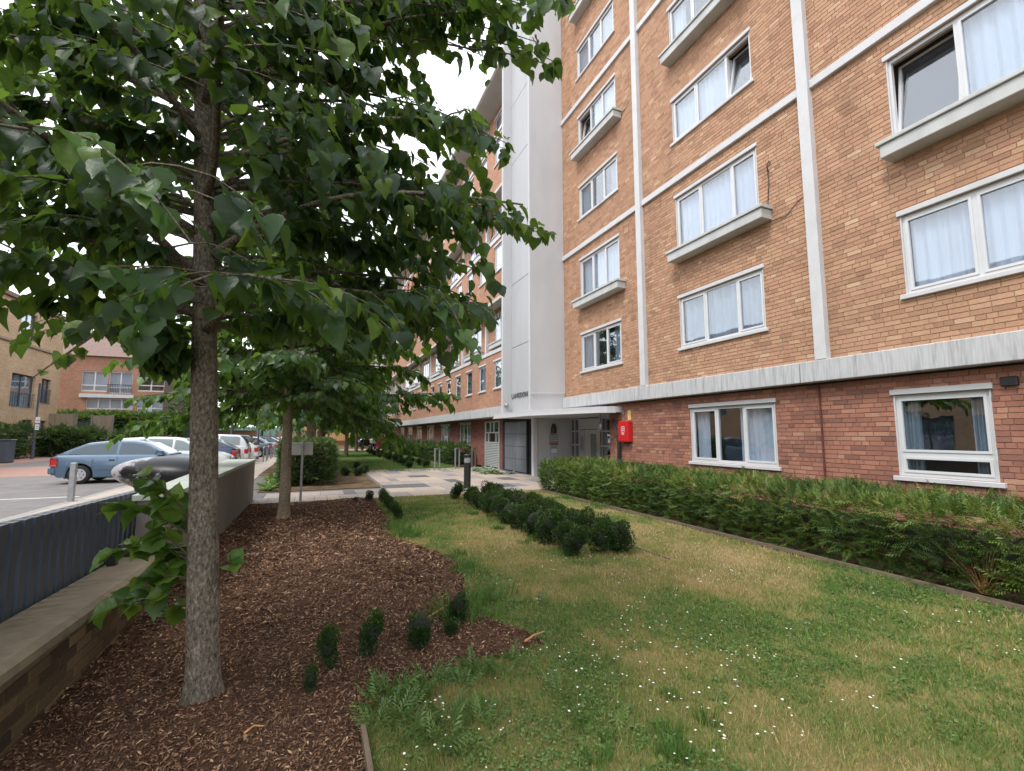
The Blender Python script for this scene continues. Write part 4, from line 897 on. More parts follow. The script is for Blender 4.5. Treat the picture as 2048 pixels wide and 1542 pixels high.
MB().bevbox(-.52, -.03, 12.535, 12.55, 1.10, 1.41, .004).box(-.52, -.03, 12.525, 12.535, 1.37, 1.4).box(-.52, -.03, 12.525, 12.535, 1.11, 1.14).build('board', plain('board_back', (0.56, 0.54, 0.5, 1), 0.6, 0.06, 8), sg)
def lamp_post(p_, h, lb, plates=False):
    o = empty('lamp_post', p_, lb, 'post'); MB().tube([(0, 0, 0), (0, 0, 1.2)], .09, 12).tube([(0, 0, 1.2), (0, 0, h)], .055, 12).build('pole', M['steel_dark'], o, local=True)
    if plates:
        MB().bevbox(.06, .08, -.25, .3, 2.35, 2.75, .004).build('sign_plate', M['paper'], o, local=True); MB().bevbox(.06, .08, -.22, .27, 1.9, 2.28, .004).build('sign_plate', M['paper'], o, local=True)
        MB().box(.081, .084, -.15, .2, 2.1, 2.14).box(.081, .084, -.15, .2, 2.0, 2.03).box(.081, .084, -.15, .2, 2.5, 2.55).build('plate_print', M['print_grey'], o, local=True)
    return o
q = gz(514, 919); lamp_post((q[0], q[1], 0), 3.0, 'slim dark grey lamp post beside the parked cars')
q = gz(64, 918); lamp_post((q[0], q[1], 0), 5.0, 'tall dark post carrying parking plates in front of the beige house', True)
bn = empty('waste_bin', (gz(8, 926)[0], gz(8, 926)[1], 0), 'dark green grey bin at the far left edge of the street', 'bin')
MB().bevbox(-.3, .3, -.3, .3, 0, 1.25, .05).build('bin_body', M['steel_dark'], bn, local=True); MB().bevbox(-.33, .33, -.33, .33, 1.252, 1.33, .03).build('bin_lid', M['steel_dark'], bn, local=True)
def motorbike(loc, rz, col, label):
    o = empty('motorcycle', loc, label, 'motorcycle', 'motorcycles parked at the far end', rz)
    for x in (-.68, .68):
        w = MB(); w.lathe([(.24, -.05), (.31, -.04), (.32, 0), (.31, .04), (.24, .05)], 18, (x, 0, .32), 'y').build('wheel', M['tyre'], o, local=True)
    MB().bevbox(-.35, .3, -.17, .17, .35, .68, .06).build('engine', M['trim'], o, local=True)
    MB().bevbox(-.05, .5, -.2, .2, .68, .98, .09).bevbox(.35, .72, -.2, .2, .7, 1.15, .08).build('fairing', col, o, local=True)
    MB().bevbox(-.85, -.05, -.16, .16, .76, .88, .04).build('seat', M['black'], o, local=True)
    MB().tube([(.5, -.36, 1.08), (.55, 0, 1.1), (.5, .36, 1.08)], .02, 6).tube([(.55, .06, 1.08), (.7, .06, .32)], .03, 6).build('handlebar', M['galv'], o, local=True)
    MB().bevbox(-1.05, -.72, -.2, .2, .82, 1.12, .05).build('top_box', M['black'], o, local=True)
motorbike((4.25, 50.5, 0), R(-70), P['navy'], 'blue motorcycle parked at the far end of the lawn'); motorbike((5.6, 50.2, 0), R(-110), P['white'], 'white motorcycle parked beside the blue one')

# ------------------------------------------------------------------ houses across the street
hb_ = empty('house', (-23, 40, 0), 'beige brick house with grey windows at the far left', 'house')
HX = -20.0
hz = [(44.0, 47.0, 3.6, 6.0), (38.5, 41.5, 3.6, 6.0), (45.9, 47.2, .6, 2.7), (48.0, 49.2, .6, 2.7), (39, 41.5, .4, 2.4), (44.4, 46.4, 8.6, 10.6), (33, 35.5, 3.6, 6), (47.9, 49.3, 4.1, 6.0)]
hz += [(y_ + d_, y_ + d_ + 2.6, z_, z_ + 2.2) for y_ in (-12, -5, 2, 9, 16, 23) for d_ in (0, 3.4) for z_ in (.5, 3.7)]
b = MB()
for a in rects_minus(-16, 50.5, 0, 11.2, hz): b.box(HX - .3, HX, *a)
b.build('wall', M['beige_brick'], hb_)
MB().box(HX - 9, HX - .31, -15.9, 50.4, 0, 11.1).build('inner_block', M['room'], hb_); MB().box(HX - 9, HX, 50.51, 50.7, 0, 11.2).build('gable_wall', M['beige_brick'], hb_)
MB().box(HX - .02, HX + .12, -16, 50.7, 8.12, 8.28).build('string_course', M['timber'], hb_); MB().box(HX - 9.2, HX + .2, -16.2, 50.9, 11.21, 11.5).build('roof', M['roof_tile'], hb_)
for h in hz:
    f = MB(); f.box(HX - .22, HX - .15, h[0], h[0] + .07, h[2], h[3]); f.box(HX - .22, HX - .15, h[1] - .07, h[1], h[2], h[3]); f.box(HX - .22, HX - .15, h[0], h[1], h[3] - .07, h[3]); f.box(HX - .22, HX - .15, h[0], h[1], h[2], h[2] + .07); f.box(HX - .22, HX - .15, (h[0] + h[1]) / 2 - .04, (h[0] + h[1]) / 2 + .04, h[2], h[3])
    wv = f.build('window', M['steel_dark'], hb_); MB().box(HX - .2, HX - .19, h[0], h[1], h[2], h[3]).build('pane', M['glass'], wv)
    cb = MB(); curtain_mesh(cb, HX - .28, h[0], h[1], h[2], h[3], .02, 8); cb.build('curtain', M['curtain2'], wv)
    if h[2] > 3.4 and h[3] < 7:
        rl = MB(); rl.tube([(HX + .04, h[0] - .05, h[2] + 1.05), (HX + .04, h[1] + .05, h[2] + 1.05)], .025, 6)
        for i in range(12): rl.tube([(HX + .04, h[0] + (h[1] - h[0]) * i / 11, h[2] - .1), (HX + .04, h[0] + (h[1] - h[0]) * i / 11, h[2] + 1.05)], .012, 4)
        rl.build('balcony_rail', M['steel_dark'], wv)
TYY = 57.0
te = empty('terraced_house', (-17, 61, 0), 'brick terrace with white windows and balcony across the car park', 'house')
holes_t = [(-20.9, -18.9, 5.75, 7.75), (-18.8, -16.95, 5.6, 7.75), (-20.4, -16.75, 4.05, 5.1), (-16.4, -14.1, 3.6, 5.2), (-16.5, -14.3, 5.9, 7.75)]
b = MB()
for a in rects_minus(-24, -14.05, 0, 9.2, holes_t): b.box(a[0], a[1], TYY, TYY + .3, a[2], a[3])
b.build('wall', M['red_terrace'], te); MB().box(-24, -14.05, TYY + 1.2, TYY + 8, 0, 9.2).build('inner_block', M['room'], te)
MB().add([(-24.2, TYY - .3, 9.2), (-14.0, TYY - .3, 9.2), (-14.0, TYY + 4, 12.4), (-24.2, TYY + 4, 12.4), (-24.2, TYY + 8.3, 9.2), (-14, TYY + 8.3, 9.2)], [(0, 1, 2, 3), (3, 2, 5, 4), (0, 3, 4), (1, 5, 2)]).build('roof', M['roof_tile'], te)
MB().box(-20.9, -16.7, TYY - .25, TYY - .003, 5.15, 5.5).build('balcony_slab', M['white'], te)
for h in holes_t:
    f = MB(); nn = max(2, int(round((h[1] - h[0]) / .95)))
    for i in range(nn + 1): xx = h[0] + (h[1] - h[0]) * i / nn; f.box(xx - .05, xx + .05, TYY + .08, TYY + .16, h[2], h[3])
    f.box(h[0], h[1], TYY + .081, TYY + .159, h[3] - .1, h[3]); f.box(h[0], h[1], TYY + .081, TYY + .159, h[2], h[2] + .1)
    if h[3] - h[2] > 1.4: f.box(h[0], h[1], TYY + .081, TYY + .159, h[2] + .55, h[2] + .64)
    wv = f.build('window', M['upvc'], te); MB().box(h[0], h[1], TYY + .11, TYY + .12, h[2], h[3]).build('pane', M['glass'], wv)
    if h[2] < 5.7 or h[0] < -20: MB().box(h[0], h[1], TYY + .3, TYY + .32, h[2], h[3]).build('curtain', M['curtain'], wv)
rl = MB(); rl.tube([(-18.8, TYY - .2, 6.45), (-16.9, TYY - .2, 6.45)], .03, 6)
for i in range(16): rl.tube([(-18.8 + 1.9 * i / 15, TYY - .2, 5.5), (-18.8 + 1.9 * i / 15, TYY - .2, 6.45)], .015, 4)
rl.build('balcony_rail', M['black'], te)
ty_ = empty('timber_building', (-12.8, 60, 0), 'tall dark timber clad building beside the brick terrace', 'building')
for i in range(24): MB().box(-14.0 + i * .13, -14.0 + i * .13 + .115, TYY - 1.2 - random.uniform(0, .015), TYY - 1.1, 2.6, 8.2).build('cladding_board', M['cladding'], ty_)
MB().box(-14.0, -10.8, TYY - 1.1, TYY + 5, 0, 8.2).build('core', M['cladding'], ty_); MB().box(-14.1, -10.7, TYY - 1.3, TYY + 5.1, 8.202, 8.4).build('roof', M['steel_dark'], ty_)
for i in range(20): MB().box(-13.98 + i * .16, -13.98 + i * .16 + .13, TYY - 1.3, TYY - 1.22, 0, 2.55).build('door_board', plain_purple if i else (globals().__setitem__('plain_purple', plain('purple_grey', S(92, 88, 100), 0.7, 0.08, 5)) or plain_purple), ty_)
MB().box(-10.7, -7.2, TYY - 6, TYY - 2.5, 2.9, 3.15).build('porch_roof', M['steel_dark'], ty_); MB().box(-7.4, -7.25, TYY - 6, TYY - 5.85, 0, 2.9).build('porch_post', M['steel_dark'], ty_)
stp = empty('entrance_steps', (-15, 55, 0), 'pale slatted screen and steps in front of the brick terrace', 'screen')
for i in range(6): MB().box(-16.3, -14.3, 55.0, 55.06, .5 + i * .32, .5 + i * .32 + .12).build('slat', M['louvre'], stp)
for x_ in (-16.3, -15.3, -14.4): MB().box(x_, x_ + .1, 55.07, 55.15, 0, 2.6).build('post', M['concrete'], stp)
MB().box(-16.4, -14.1, 54.6, 56.6, 2.62, 2.85).build('porch_slab', M['concrete'], stp)
def board_fence(name, x0, x1, Y, h, label, m_=None, z0=0):
    o = empty(name, ((x0 + x1) / 2, Y, 0), label, 'fence'); x = x0
    while x < x1 - .05: MB().box(x, min(x + .14, x1), Y - random.uniform(0, .02), Y + .03, z0, h + random.uniform(-.02, .02)).build('board', m_ or M['timber'], o); x += .15
    for x in np.arange(x0, x1 + .1, (x1 - x0) / max(1, round((x1 - x0) / 2.2))): MB().box(x - .06, x + .06, Y - .1, Y - .025, 0, h + .06).build('post', M['concrete'], o)
    return o
board_fence('timber_fence', -20.2, -18.2, 49.5, 3.3, 'weathered timber fence left of the narrow dark gate'); board_fence('timber_fence', -17.2, -15.8, 49.5, 3.2, 'weathered timber fence right of the narrow dark gate')
gt = MB().box(-18.15, -17.25, 49.6, 49.66, 0, 2.7).build('side_gate', M['black']); tag(gt, 'narrow dark gate between two weathered timber fences', 'gate')
for i in range(5): MB().box(-18.13 + i * .18, -18.0 + i * .18, 49.575, 49.598, .05, 2.65).build('gate_board', M['steel_dark'], gt)
board_fence('timber_fence', -4.5, 0.8, 66, 2.1, 'far timber fence behind the tree trunks')
gh_ = board_fence('hoarding', -12, -1.5, 72, 2.6, 'green hoarding far behind the parked cars', M['green_far'])
wl2 = MB().box(-20, -6.5, 64, 64.3, 0, 2.0).build('brick_boundary', M['red_terrace']); tag(wl2, 'long low brick boundary wall behind the parked row', 'wall')
MB().box(-20, -6.5, 63.95, 64.35, 2.002, 2.1).build('coping', M['coping'], wl2)
ye = empty('far_house', (6, 84, 0), 'yellow brick building with white windows at the far end of the lawn', 'building')
hy = [(5.4, 6.6, 1.9, 4.2), (7.9, 9.2, 1.9, 4.2), (0, 1.2, 4.8, 7), (3, 4.2, 4.8, 7)]
b = MB()
for a in rects_minus(-3, 20, 0, 8, hy): b.box(a[0], a[1], 80, 80.3, a[2], a[3])
b.build('wall', M['yellow_far'], ye); MB().box(-3, 20, 80.4, 88, 0, 8).build('inner_block', M['room'], ye); MB().box(-3.3, 20.3, 79.7, 88.5, 8.002, 8.3).build('roof', M['roof_tile'], ye)
for h in hy:
    f = MB().box(h[0], h[0] + .14, 80.02, 80.1, h[2], h[3]).box(h[1] - .14, h[1], 80.02, 80.1, h[2], h[3]).box(h[0], h[1], 80.021, 80.099, h[3] - .14, h[3]).box(h[0] - .1, h[1] + .1, 79.95, 80.099, h[2] - .1, h[2] + .05).build('window', M['upvc'], ye); MB().box(h[0], h[1], 80.05, 80.06, h[2], h[3]).build('pane', M['glass'], f)
rlg = empty('railing', (4, 74, 0), 'thin dark railing with low brick plinth in front of the yellow building', 'railing')
MB().box(-2, 12, 74, 74.2, 0, .7).build('plinth', plain('brown_plinth', S(120, 80, 56), 0.9, 0.12, 6), rlg); MB().tube([(-2, 74.1, 1.9), (12, 74.1, 1.9)], .03, 6).build('rail', M['black'], rlg)
for i in range(48): MB().tube([(-2 + i * .297, 74.1, .7), (-2 + i * .297, 74.1, 1.9)], .014, 4).build('baluster', M['black'], rlg)
rdr = MB().bevbox(6.2, 7.3, 53.2, 54.4, 0, 1.5, .3).build('storage_bin', P['red']); tag(rdr, 'round red bin by the far white tower', 'bin')

# ------------------------------------------------------------------ vegetation helpers
def unit(a): return a / np.maximum(np.linalg.norm(a, axis=-1, keepdims=True), 1e-9)
def project(Pw):
    r_ = Pw[:, 0] * math.cos(YAW) - Pw[:, 1] * math.sin(YAW); fw = Pw[:, 0] * math.sin(YAW) + Pw[:, 1] * math.cos(YAW); up = Pw[:, 2] - EYE
    a = up * math.cos(PITCH) - fw * math.sin(PITCH); b = up * math.sin(PITCH) + fw * math.cos(PITCH); b = np.where(b < .05, .05, b)
    return CX + FPX * r_ / b, CY - FPX * a / b, b
def leaf_template(stations, wob=0.0, fold=0.28, seed=0, curl=0.22):
    r_ = np.random.default_rng(seed); ys, ws = np.array(stations).T; V = []; n = len(ys)
    for y_, w_ in zip(ys, ws):
        for s_ in (-1, 0, 1):
            w2 = w_ * (1 + wob * (r_.random() - .5)) if s_ else 0
            zz = fold * w_ * .9 * abs(s_) - curl * y_ * y_ + .05 * (r_.random() - .5) * (1 if s_ else 0)
            V.append((s_ * w2, y_ + (wob * .12 * (r_.random() - .5) if s_ else 0) - (.05 if s_ and y_ < .1 else 0), zz))
    F = [(i * 3 + j, i * 3 + j + 1, (i + 1) * 3 + j + 1, (i + 1) * 3 + j) for i in range(n - 1) for j in range(2)]
    return np.array(V), np.array(F)
LIME_ST = [(0.0, .06), (.02, .27), (.09, .40), (.17, .455), (.26, .50), (.35, .49), (.44, .475), (.53, .42), (.62, .375), (.7, .29), (.79, .21), (.88, .11), (1.03, .012)]
LT = [leaf_template(LIME_ST, .2, f_, k, c_) for k, (f_, c_) in enumerate([(.25, .18), (.6, .4), (.12, .42), (.42, -.12), (.8, .25), (.3, .55)])]
LIME_S2 = [(0.0, .08), (.05, .34), (.18, .47), (.34, .50), (.5, .44), (.66, .33), (.82, .17), (1.03, .012)]
LTC = [leaf_template(LIME_S2, .2, f_, k, c_) for k, (f_, c_) in enumerate([(.25, .18), (.6, .4), (.12, .42), (.42, -.12), (.8, .25), (.3, .55)])]
LS = [leaf_template([(0, .04), (.12, .40), (.4, .46), (.7, .26), (1.0, .02)], .1, .3, 9, .2)]
def frames(Ldir, Nrm):
    L_ = unit(Ldir); Sx = unit(np.cross(L_, Nrm)); Nz = np.cross(Sx, L_); return Sx, L_, Nz
def scatter(tmpl, Pp, Ldir, Nrm, size):
    """one template placed many times -> V, F"""
    tv, tf = tmpl; Sx, L_, Nz = frames(Ldir, Nrm); size = np.broadcast_to(np.asarray(size), (len(Pp),))
    V = Pp[:, None, :] + size[:, None, None] * (tv[None, :, 0, None] * Sx[:, None] + tv[None, :, 1, None] * L_[:, None] + tv[None, :, 2, None] * Nz[:, None])
    F = (np.arange(len(Pp))[:, None, None] * len(tv) + tf[None]).reshape(-1, tf.shape[1]); return V.reshape(-1, 3), F
def leaf_mesh(name, tmpls, Pp, Ld, Nr, size, rnd, m_, parent, kind='stuff'):
    Vs, Fs, As, off = [], [], [], 0; k = len(tmpls); idx = np.arange(len(Pp)) % k
    for t in range(k):
        q = idx == t
        if not q.any(): continue
        V, F = scatter(tmpls[t], Pp[q], Ld[q], Nr[q], size[q]); Vs.append(V); Fs.append(F + off); off += len(V); As.append(np.repeat(rnd[q], len(tmpls[t][0])))
    return np_mesh(name, np.concatenate(Vs), np.concatenate(Fs), m_, parent, smooth=True, attr=np.concatenate(As), kind=kind)
def grow(r_, p0, d0, length, droop, nseg=9, wob=.12):
    p_ = np.array(p0, float); d = np.array(d0, float); d /= np.linalg.norm(d); out = [p_.copy()]
    for i in range(nseg):
        d = d + np.array([0, 0, -droop / nseg]) + (r_.random(3) - .5) * wob; d /= np.linalg.norm(d); p_ = p_ + d * length / nseg; out.append(p_.copy())
    return np.array(out)
def trunk_mesh(name, path, rad, m_, parent, n=20, flare=.35, seed=0):
    r_ = np.random.default_rng(seed); path = np.array(path); m2 = len(path); V = []
    ph = r_.random(6) * 6.28
    for i in range(m2):
        for k in range(n):
            a = 2 * math.pi * k / n; z = path[i][2] - path[0][2]
            rr = rad[i] * (1 + .035 * math.sin(3 * a + ph[0] + z * 1.3) + .03 * math.sin(5 * a + ph[1] - z * 2.1) + .02 * math.sin(9 * a + z * 5 + ph[2])) * (1 + flare * math.exp(-z / .09) * (1 + .35 * math.sin(4 * a + ph[3])))
            V.append((path[i][0] + rr * math.cos(a), path[i][1] + rr * math.sin(a), path[i][2]))
    F = [(i * n + k, i * n + (k + 1) % n, (i + 1) * n + (k + 1) % n, (i + 1) * n + k) for i in range(m2 - 1) for k in range(n)]
    return np_mesh(name, V, F, m_, parent, smooth=True)
def tree(name, base, label, h, r0, crown, m_bark, m_leaf, tm, lsize, nprim, seed, twig_n=8, leaf_step=.075, clip=None, singles=0, m_single=None, zlow=2.1, group=None, lean=(0, 0), droop=.9, up=.35, shape=None, trim=None):
    r_ = np.random.default_rng(seed); root = empty(name, base, label, 'tree', group); B = np.array(base, float)
    zs = np.linspace(0, h, 40); zs = np.concatenate([[0, .03, .07, .12, .2, .3, .45], zs[zs > .5]])
    path = [B + np.array([lean[0] * z + .015 * math.sin(z * 1.1 + seed), lean[1] * z + .015 * math.sin(z * .9 + seed * 2), z - (0.03 if z == 0 else 0)]) for z in zs]
    rad = [max(.012, r0 * (1 - .9 * (z / h) ** 1.1)) for z in zs]; trunk_mesh('trunk', path, rad, m_bark, root, seed=seed)
    limbs = MB(); anc = []; dirs = []
    path = np.array(path)
    for i in range(nprim):
        t = (i + .5) / nprim; z = zlow + (h * .97 - zlow) * t ** 1.25; az = i * 2.39996 + r_.random() * .5
        o_ = np.array([np.interp(z, zs, path[:, k]) for k in range(3)]); o_[2] = B[2] + z
        ln = crown * (shape(t) if shape else (1.0 - .72 * t ** 1.6)) * (0.82 + .36 * r_.random()); e = up + .75 * t
        br = grow(r_, o_, (math.cos(az), math.sin(az), e), ln, droop * (1 - .5 * t), 10, .16)
        if trim is not None:
            ok = trim(br); c_ = int(np.argmin(ok)) if not ok.all() else len(br)
            if c_ < 3: continue
            if c_ < len(br): ts = np.linspace(0, c_ - 1, 11); br = np.stack([np.interp(ts, np.arange(len(br)), br[:, k]) for k in range(3)], 1)
        rr = np.linspace(max(.009, np.interp(z, zs, rad) * .42), .005, len(br)); limbs.tube(br, list(rr), 6)
        ntw = int(twig_n * (ln / crown) + 3)
        for j in range(ntw):
            u = .18 + .82 * (j + r_.random()) / ntw; k = min(int(u * 10), 9); f = u * 10 - k; f = min(f, 1)
            q = br[k] * (1 - f) + br[k + 1] * f; dd = unit(br[k + 1] - br[k]); sd = np.cross(dd, [0, 0, 1]); sd = unit(sd) * (1 if j % 2 else -1)
            tl = ln * (.16 + .22 * r_.random()) * (1.15 - .4 * u)
            tg = grow(r_, q, dd * .55 + sd * .9 + np.array([0, 0, .1 + .3 * (r_.random() - .3)]), tl, .9, 6, .3)
            if trim is not None and not trim(tg).all(): continue
            limbs.tube(tg, list(np.linspace(.006, .002, len(tg))), 4, caps=False)
            nl = max(3, int(tl / leaf_step))
            for l in range(nl):
                w = (l + .6) / nl * 6; kk = min(int(w), 5); pt = tg[kk] + (tg[kk + 1] - tg[kk]) * (w - kk); anc.append(pt); dirs.append(unit(tg[kk + 1] - tg[kk]) * .5 + sd * (.5 if l % 2 else -.3) + np.array([math.cos(az), math.sin(az), 0]) * .3)
        for l in range(int(ln / leaf_step * .5)):
            w = (.3 + .7 * r_.random()) * 9.99; kk = int(w); anc.append(br[kk] + (br[kk + 1] - br[kk]) * (w - kk)); dirs.append(np.array([math.cos(az), math.sin(az), 0]) + (r_.random(3) - .5))
    return root, limbs, np.array(anc), np.array(dirs), r_
def dress(root, limbs, anc, dirs, r_, tm, lsize, m_leaf, m_twig, clip=None, singles=0, m_single=None, hang=1.0, tmc=None):
    n = len(anc); Ld = unit(dirs) * .75 + np.array([0, 0, -1.0 * hang]) * (.35 + r_.random((n, 1))) + (r_.random((n, 3)) - .5) * .7
    out = unit(dirs + 1e-6); Nr = out * .6 + np.array([0, 0, .9]) + (r_.random((n, 3)) - .5) * 1.1
    size = lsize * (.55 + .6 * r_.random(n)); rnd = np.clip(r_.random(n) ** 1.15 + (r_.random(n) < .05) * .25, 0, 1)
    pet = anc + unit(Ld) * .03
    if clip is not None:
        tip = pet + unit(Ld) * size[:, None] * .6; k = clip(tip, r_); pet, Ld, Nr, size, rnd = pet[k], Ld[k], Nr[k], size[k], rnd[k]
    limbs.build('limbs', m_twig, root, smooth=True)
    if singles:
        px, py, dp = project(pet); vis = (px > -20) & (px < 2070) & (py > -20) & (py < 1560) & (dp > .4); sc_ = np.where(vis, size / dp, 0); top = np.argsort(-sc_)[:singles]
        me_l = []
        for tv, tf in tm:
            me = bpy.data.meshes.new('leaf'); me.from_pydata([tuple(v_) for v_ in tv], [], [tuple(map(int, f_)) for f_ in tf]); me.materials.append(m_single)
            for p_ in me.polygons: p_.use_smooth = True
            me_l.append(me)
        Sx, L_, Nz = frames(Ld[top], Nr[top]); w0 = wloc(root)
        for i, t in enumerate(top):
            o = bpy.data.objects.new('leaf', me_l[i % len(me_l)]); COL.objects.link(o); o.parent = root; s_ = size[t]
            mt = Matrix(((Sx[i][0] * s_, L_[i][0] * s_, Nz[i][0] * s_, pet[t][0] - w0[0]), (Sx[i][1] * s_, L_[i][1] * s_, Nz[i][1] * s_, pet[t][1] - w0[1]), (Sx[i][2] * s_, L_[i][2] * s_, Nz[i][2] * s_, pet[t][2] - w0[2]), (0, 0, 0, 1)))
            o.matrix_basis = mt
        k = np.ones(len(pet), bool); k[top] = False; pet, Ld, Nr, size, rnd = pet[k], Ld[k], Nr[k], size[k], rnd[k]
    leaf_mesh('crown', tmc or tm, pet, Ld, Nr, size, rnd, m_leaf, root)

# first lime tree, close to the camera
CLEAR = [(2400, -400), (1190, -400), (1168, 25), (1085, 50), (1125, 120), (1122, 180), (1050, 165), (1000, 150), (1030, 240), (1022, 330), (960, 350), (1000, 385), (1060, 405), (1112, 455), (1108, 500), (1040, 500), (985, 520), (1006, 600), (1000, 650), (965, 715), (900, 760), (850, 730), (800, 705), (700, 690), (600, 690), (500, 690), (455, 680), (442, 660), (376, 680), (370, 800), (330, 835), (300, 770), (240, 735), (165, 735), (140, 805), (90, 818), (40, 795), (30, 740), (0, 690), (-500, 690), (-500, 1700), (2400, 1700)]
HOLE = [(880, 80), (960, 110), (978, 160), (955, 232), (900, 222), (868, 180)]
def clip1(tip, r_):
    px, py, d = project(tip); near = np.linalg.norm(tip - np.array([0, 0, EYE]), axis=1) < 1.9
    front = (tip[:, 0] * math.sin(YAW) + tip[:, 1] * math.cos(YAW)) > .2
    veil = front & (px > 352) & (px < 446) & (py > 120) & (d < 3.05) & (r_.random(len(tip)) < .8)
    return ~veil & ~(front & (in_poly(px, py, CLEAR) | (in_poly(px, py, HOLE) & (r_.random(len(tip)) < .8)))) & ~near
def trim1(pts):
    px, py, d = project(pts); f = (pts[:, 0] * math.sin(YAW) + pts[:, 1] * math.cos(YAW)) > .2
    return ~(f & in_poly(px, py, CLEAR)) & (np.linalg.norm(pts - np.array([0, 0, EYE]), axis=1) > 1.8)
T1 = (-.555, 3.54, 0)
root, limbs, anc, dirs, r_ = tree('lime_tree', T1, 'nearest lime tree with large dark hanging leaves and side shoots low on its trunk', 8.2, .090, 2.75, M['bark'], M['leaf'], LT, .16, 64, 11, twig_n=14, leaf_step=.043, zlow=2.15, trim=trim1, lean=(-.064, .0), up=.28, droop=.95)
# long limbs that reach towards the building and over the camera
xa, xd = [], []
for (px, py, d, n) in [(1100, 470, 3.7, 26), (1110, 135, 3.5, 20), (990, 620, 4.0, 34), (940, 690, 4.2, 30), (1010, 300, 4.0, 30), (1140, 5, 3.2, 16), (900, 560, 4.2, 34), (860, 420, 3.8, 34), (70, 765, 2.5, 16), (100, 735, 2.7, 18), (200, 705, 2.8, 24), (320, 770, 3.0, 20), (10, 640, 2.2, 18), (130, 690, 2.3, 26), (250, 690, 2.6, 26), (330, 730, 2.6, 20), (20, 520, 2.2, 30), (200, 560, 2.4, 30), (960, 20, 3.2, 24), (640, 560, 3.2, 34), (560, 640, 3.1, 34), (100, 600, 2.6, 30), (820, 640, 3.6, 36), (880, 500, 3.5, 34), (760, 500, 3.3, 36), (300, 640, 2.9, 30), (700, 380, 3.1, 30), (160, 640, 3.2, 30), (860, 60, 3.6, 44), (905, 255, 3.8, 40), (930, 400, 3.9, 36), (980, 120, 3.7, 34), (1040, 50, 3.5, 30), (820, 160, 3.4, 40), (860, 330, 3.6, 40), (760, 250, 3.3, 36), (700, 130, 3.2, 36), (950, 480, 3.9, 30), (620, 460, 3.2, 34), (520, 540, 3.2, 34), (460, 460, 3.2, 30), (250, 480, 2.9, 34), (120, 430, 2.8, 34), (560, 330, 3.1, 30), (80, 300, 2.8, 30), (780, 580, 3.7, 34), (1000, 10, 3.4, 26), (900, 20, 3.4, 30), (1110, 120, 3.6, 26), (1075, 90, 3.6, 26), (1150, 10, 3.5, 26), (1090, 20, 3.5, 26), (1020, 290, 4.0, 24), (1095, 470, 3.9, 20), (1050, 450, 3.9, 22), (50, 60, 2.8, 34), (150, 150, 2.8, 34), (300, 90, 2.9, 30), (200, 250, 2.8, 34), (330, 250, 2.9, 26), (480, 120, 3.0, 30), (560, 60, 3.0, 34), (0, 200, 2.7, 34), (100, 10, 2.8, 34), (620, 200, 3.1, 34), (50, 420, 2.7, 30), (-60, 330, 2.7, 30), (250, 380, 2.8, 26), (700, 30, 3.1, 34), (780, 90, 3.2, 34), (-60, 60, 2.7, 30), (990, 560, 4.0, 24), (960, 640, 4.1, 24), (880, 640, 4.1, 26)]:
    tip = at(px, py, d); o_ = np.array([T1[0] - .15, T1[1], min(max(2.1, tip[2] - .15 + .2 * r_.random()), 5.0)]); v_ = tip - o_; ln = np.linalg.norm(v_)
    mid = o_ + v_ * .5 + np.array([0, 0, .16 * ln]); ts = np.linspace(0, 1, 12)[:, None]; br = (1 - ts) ** 2 * o_ + 2 * ts * (1 - ts) * mid + ts ** 2 * tip + (r_.random((12, 3)) - .5) * .03
    br = br[:max(4, int(np.argmin(trim1(br))) if not trim1(br).all() else 12)]; br = np.stack([np.interp(np.linspace(0, len(br) - 1, 12), np.arange(len(br)), br[:, k]) for k in range(3)], 1)
    limbs.tube(br, list(np.linspace(.016, .003, 12)), 6)
    for l in range(int(n * 1.5)):
        w = (.42 + .58 * r_.random() ** .7) * 10.99; kk = int(w); sd = unit((r_.random(3) - .5)) * np.array([1, 1, .5]); q = br[kk] + (br[kk + 1] - br[kk]) * (w - kk) + sd * .14 * r_.random()
        xa.append(q); xd.append(unit(v_) * .5 + sd * .8)
anc = np.concatenate([anc, np.array(xa)]); dirs = np.concatenate([dirs, np.array(xd)])
dress(root, limbs, anc, dirs, r_, LT, .108, M['leaf'], M['bark'], clip1, 230, M['leaf_i'], tmc=LTC)
# low shoots on the trunk
sa, sd_ = [], []; sl = MB(); w0 = np.array(T1)
for (px, py, z0_) in [(225, 1010, .95), (215, 1105, .85), (205, 1225, .62), (330, 1235, .55), (300, 1060, .8), (265, 1090, .8), (320, 1150, .62), (300, 985, 1.0), (345, 1030, .9), (285, 1160, .7), (255, 1195, .6), (350, 1110, .75), (295, 950, 1.0), (460, 1110, .7)]:
    tip = at(px, py, 3.0 + random.uniform(-.12, .12)); o_ = np.array([T1[0] - .09, T1[1] - .03, z0_]) if px < 440 else np.array([T1[0] + .09, T1[1], z0_]); ts = np.linspace(0, 1, 8)[:, None]
    br = (1 - ts) * o_ + ts * tip + np.array([0, 0, .12]) * ts * (1 - ts); sl.tube(br, list(np.linspace(.007, .003, 8)), 5)
    for l in range(8 if px < 440 else 3):
        w = (.3 + .7 * (l + r_.random()) / 8) * 6.99; kk = int(w); sa.append(br[kk] + (br[kk + 1] - br[kk]) * (w - kk)); sd_.append(unit(tip - o_) * .8 + unit(r_.random(3) - .5) * .7)
sl.build('shoot_stems', M['twig'], root)
sa = np.array(sa); sd_ = np.array(sd_); me_l = []
for tv, tf in LT:
    me = bpy.data.meshes.new('shoot_leaf'); me.from_pydata([tuple(v_) for v_ in tv], [], [tuple(map(int, f_)) for f_ in tf]); me.materials.append(M['shoot_i'])
    for p_ in me.polygons: p_.use_smooth = True
    me_l.append(me)
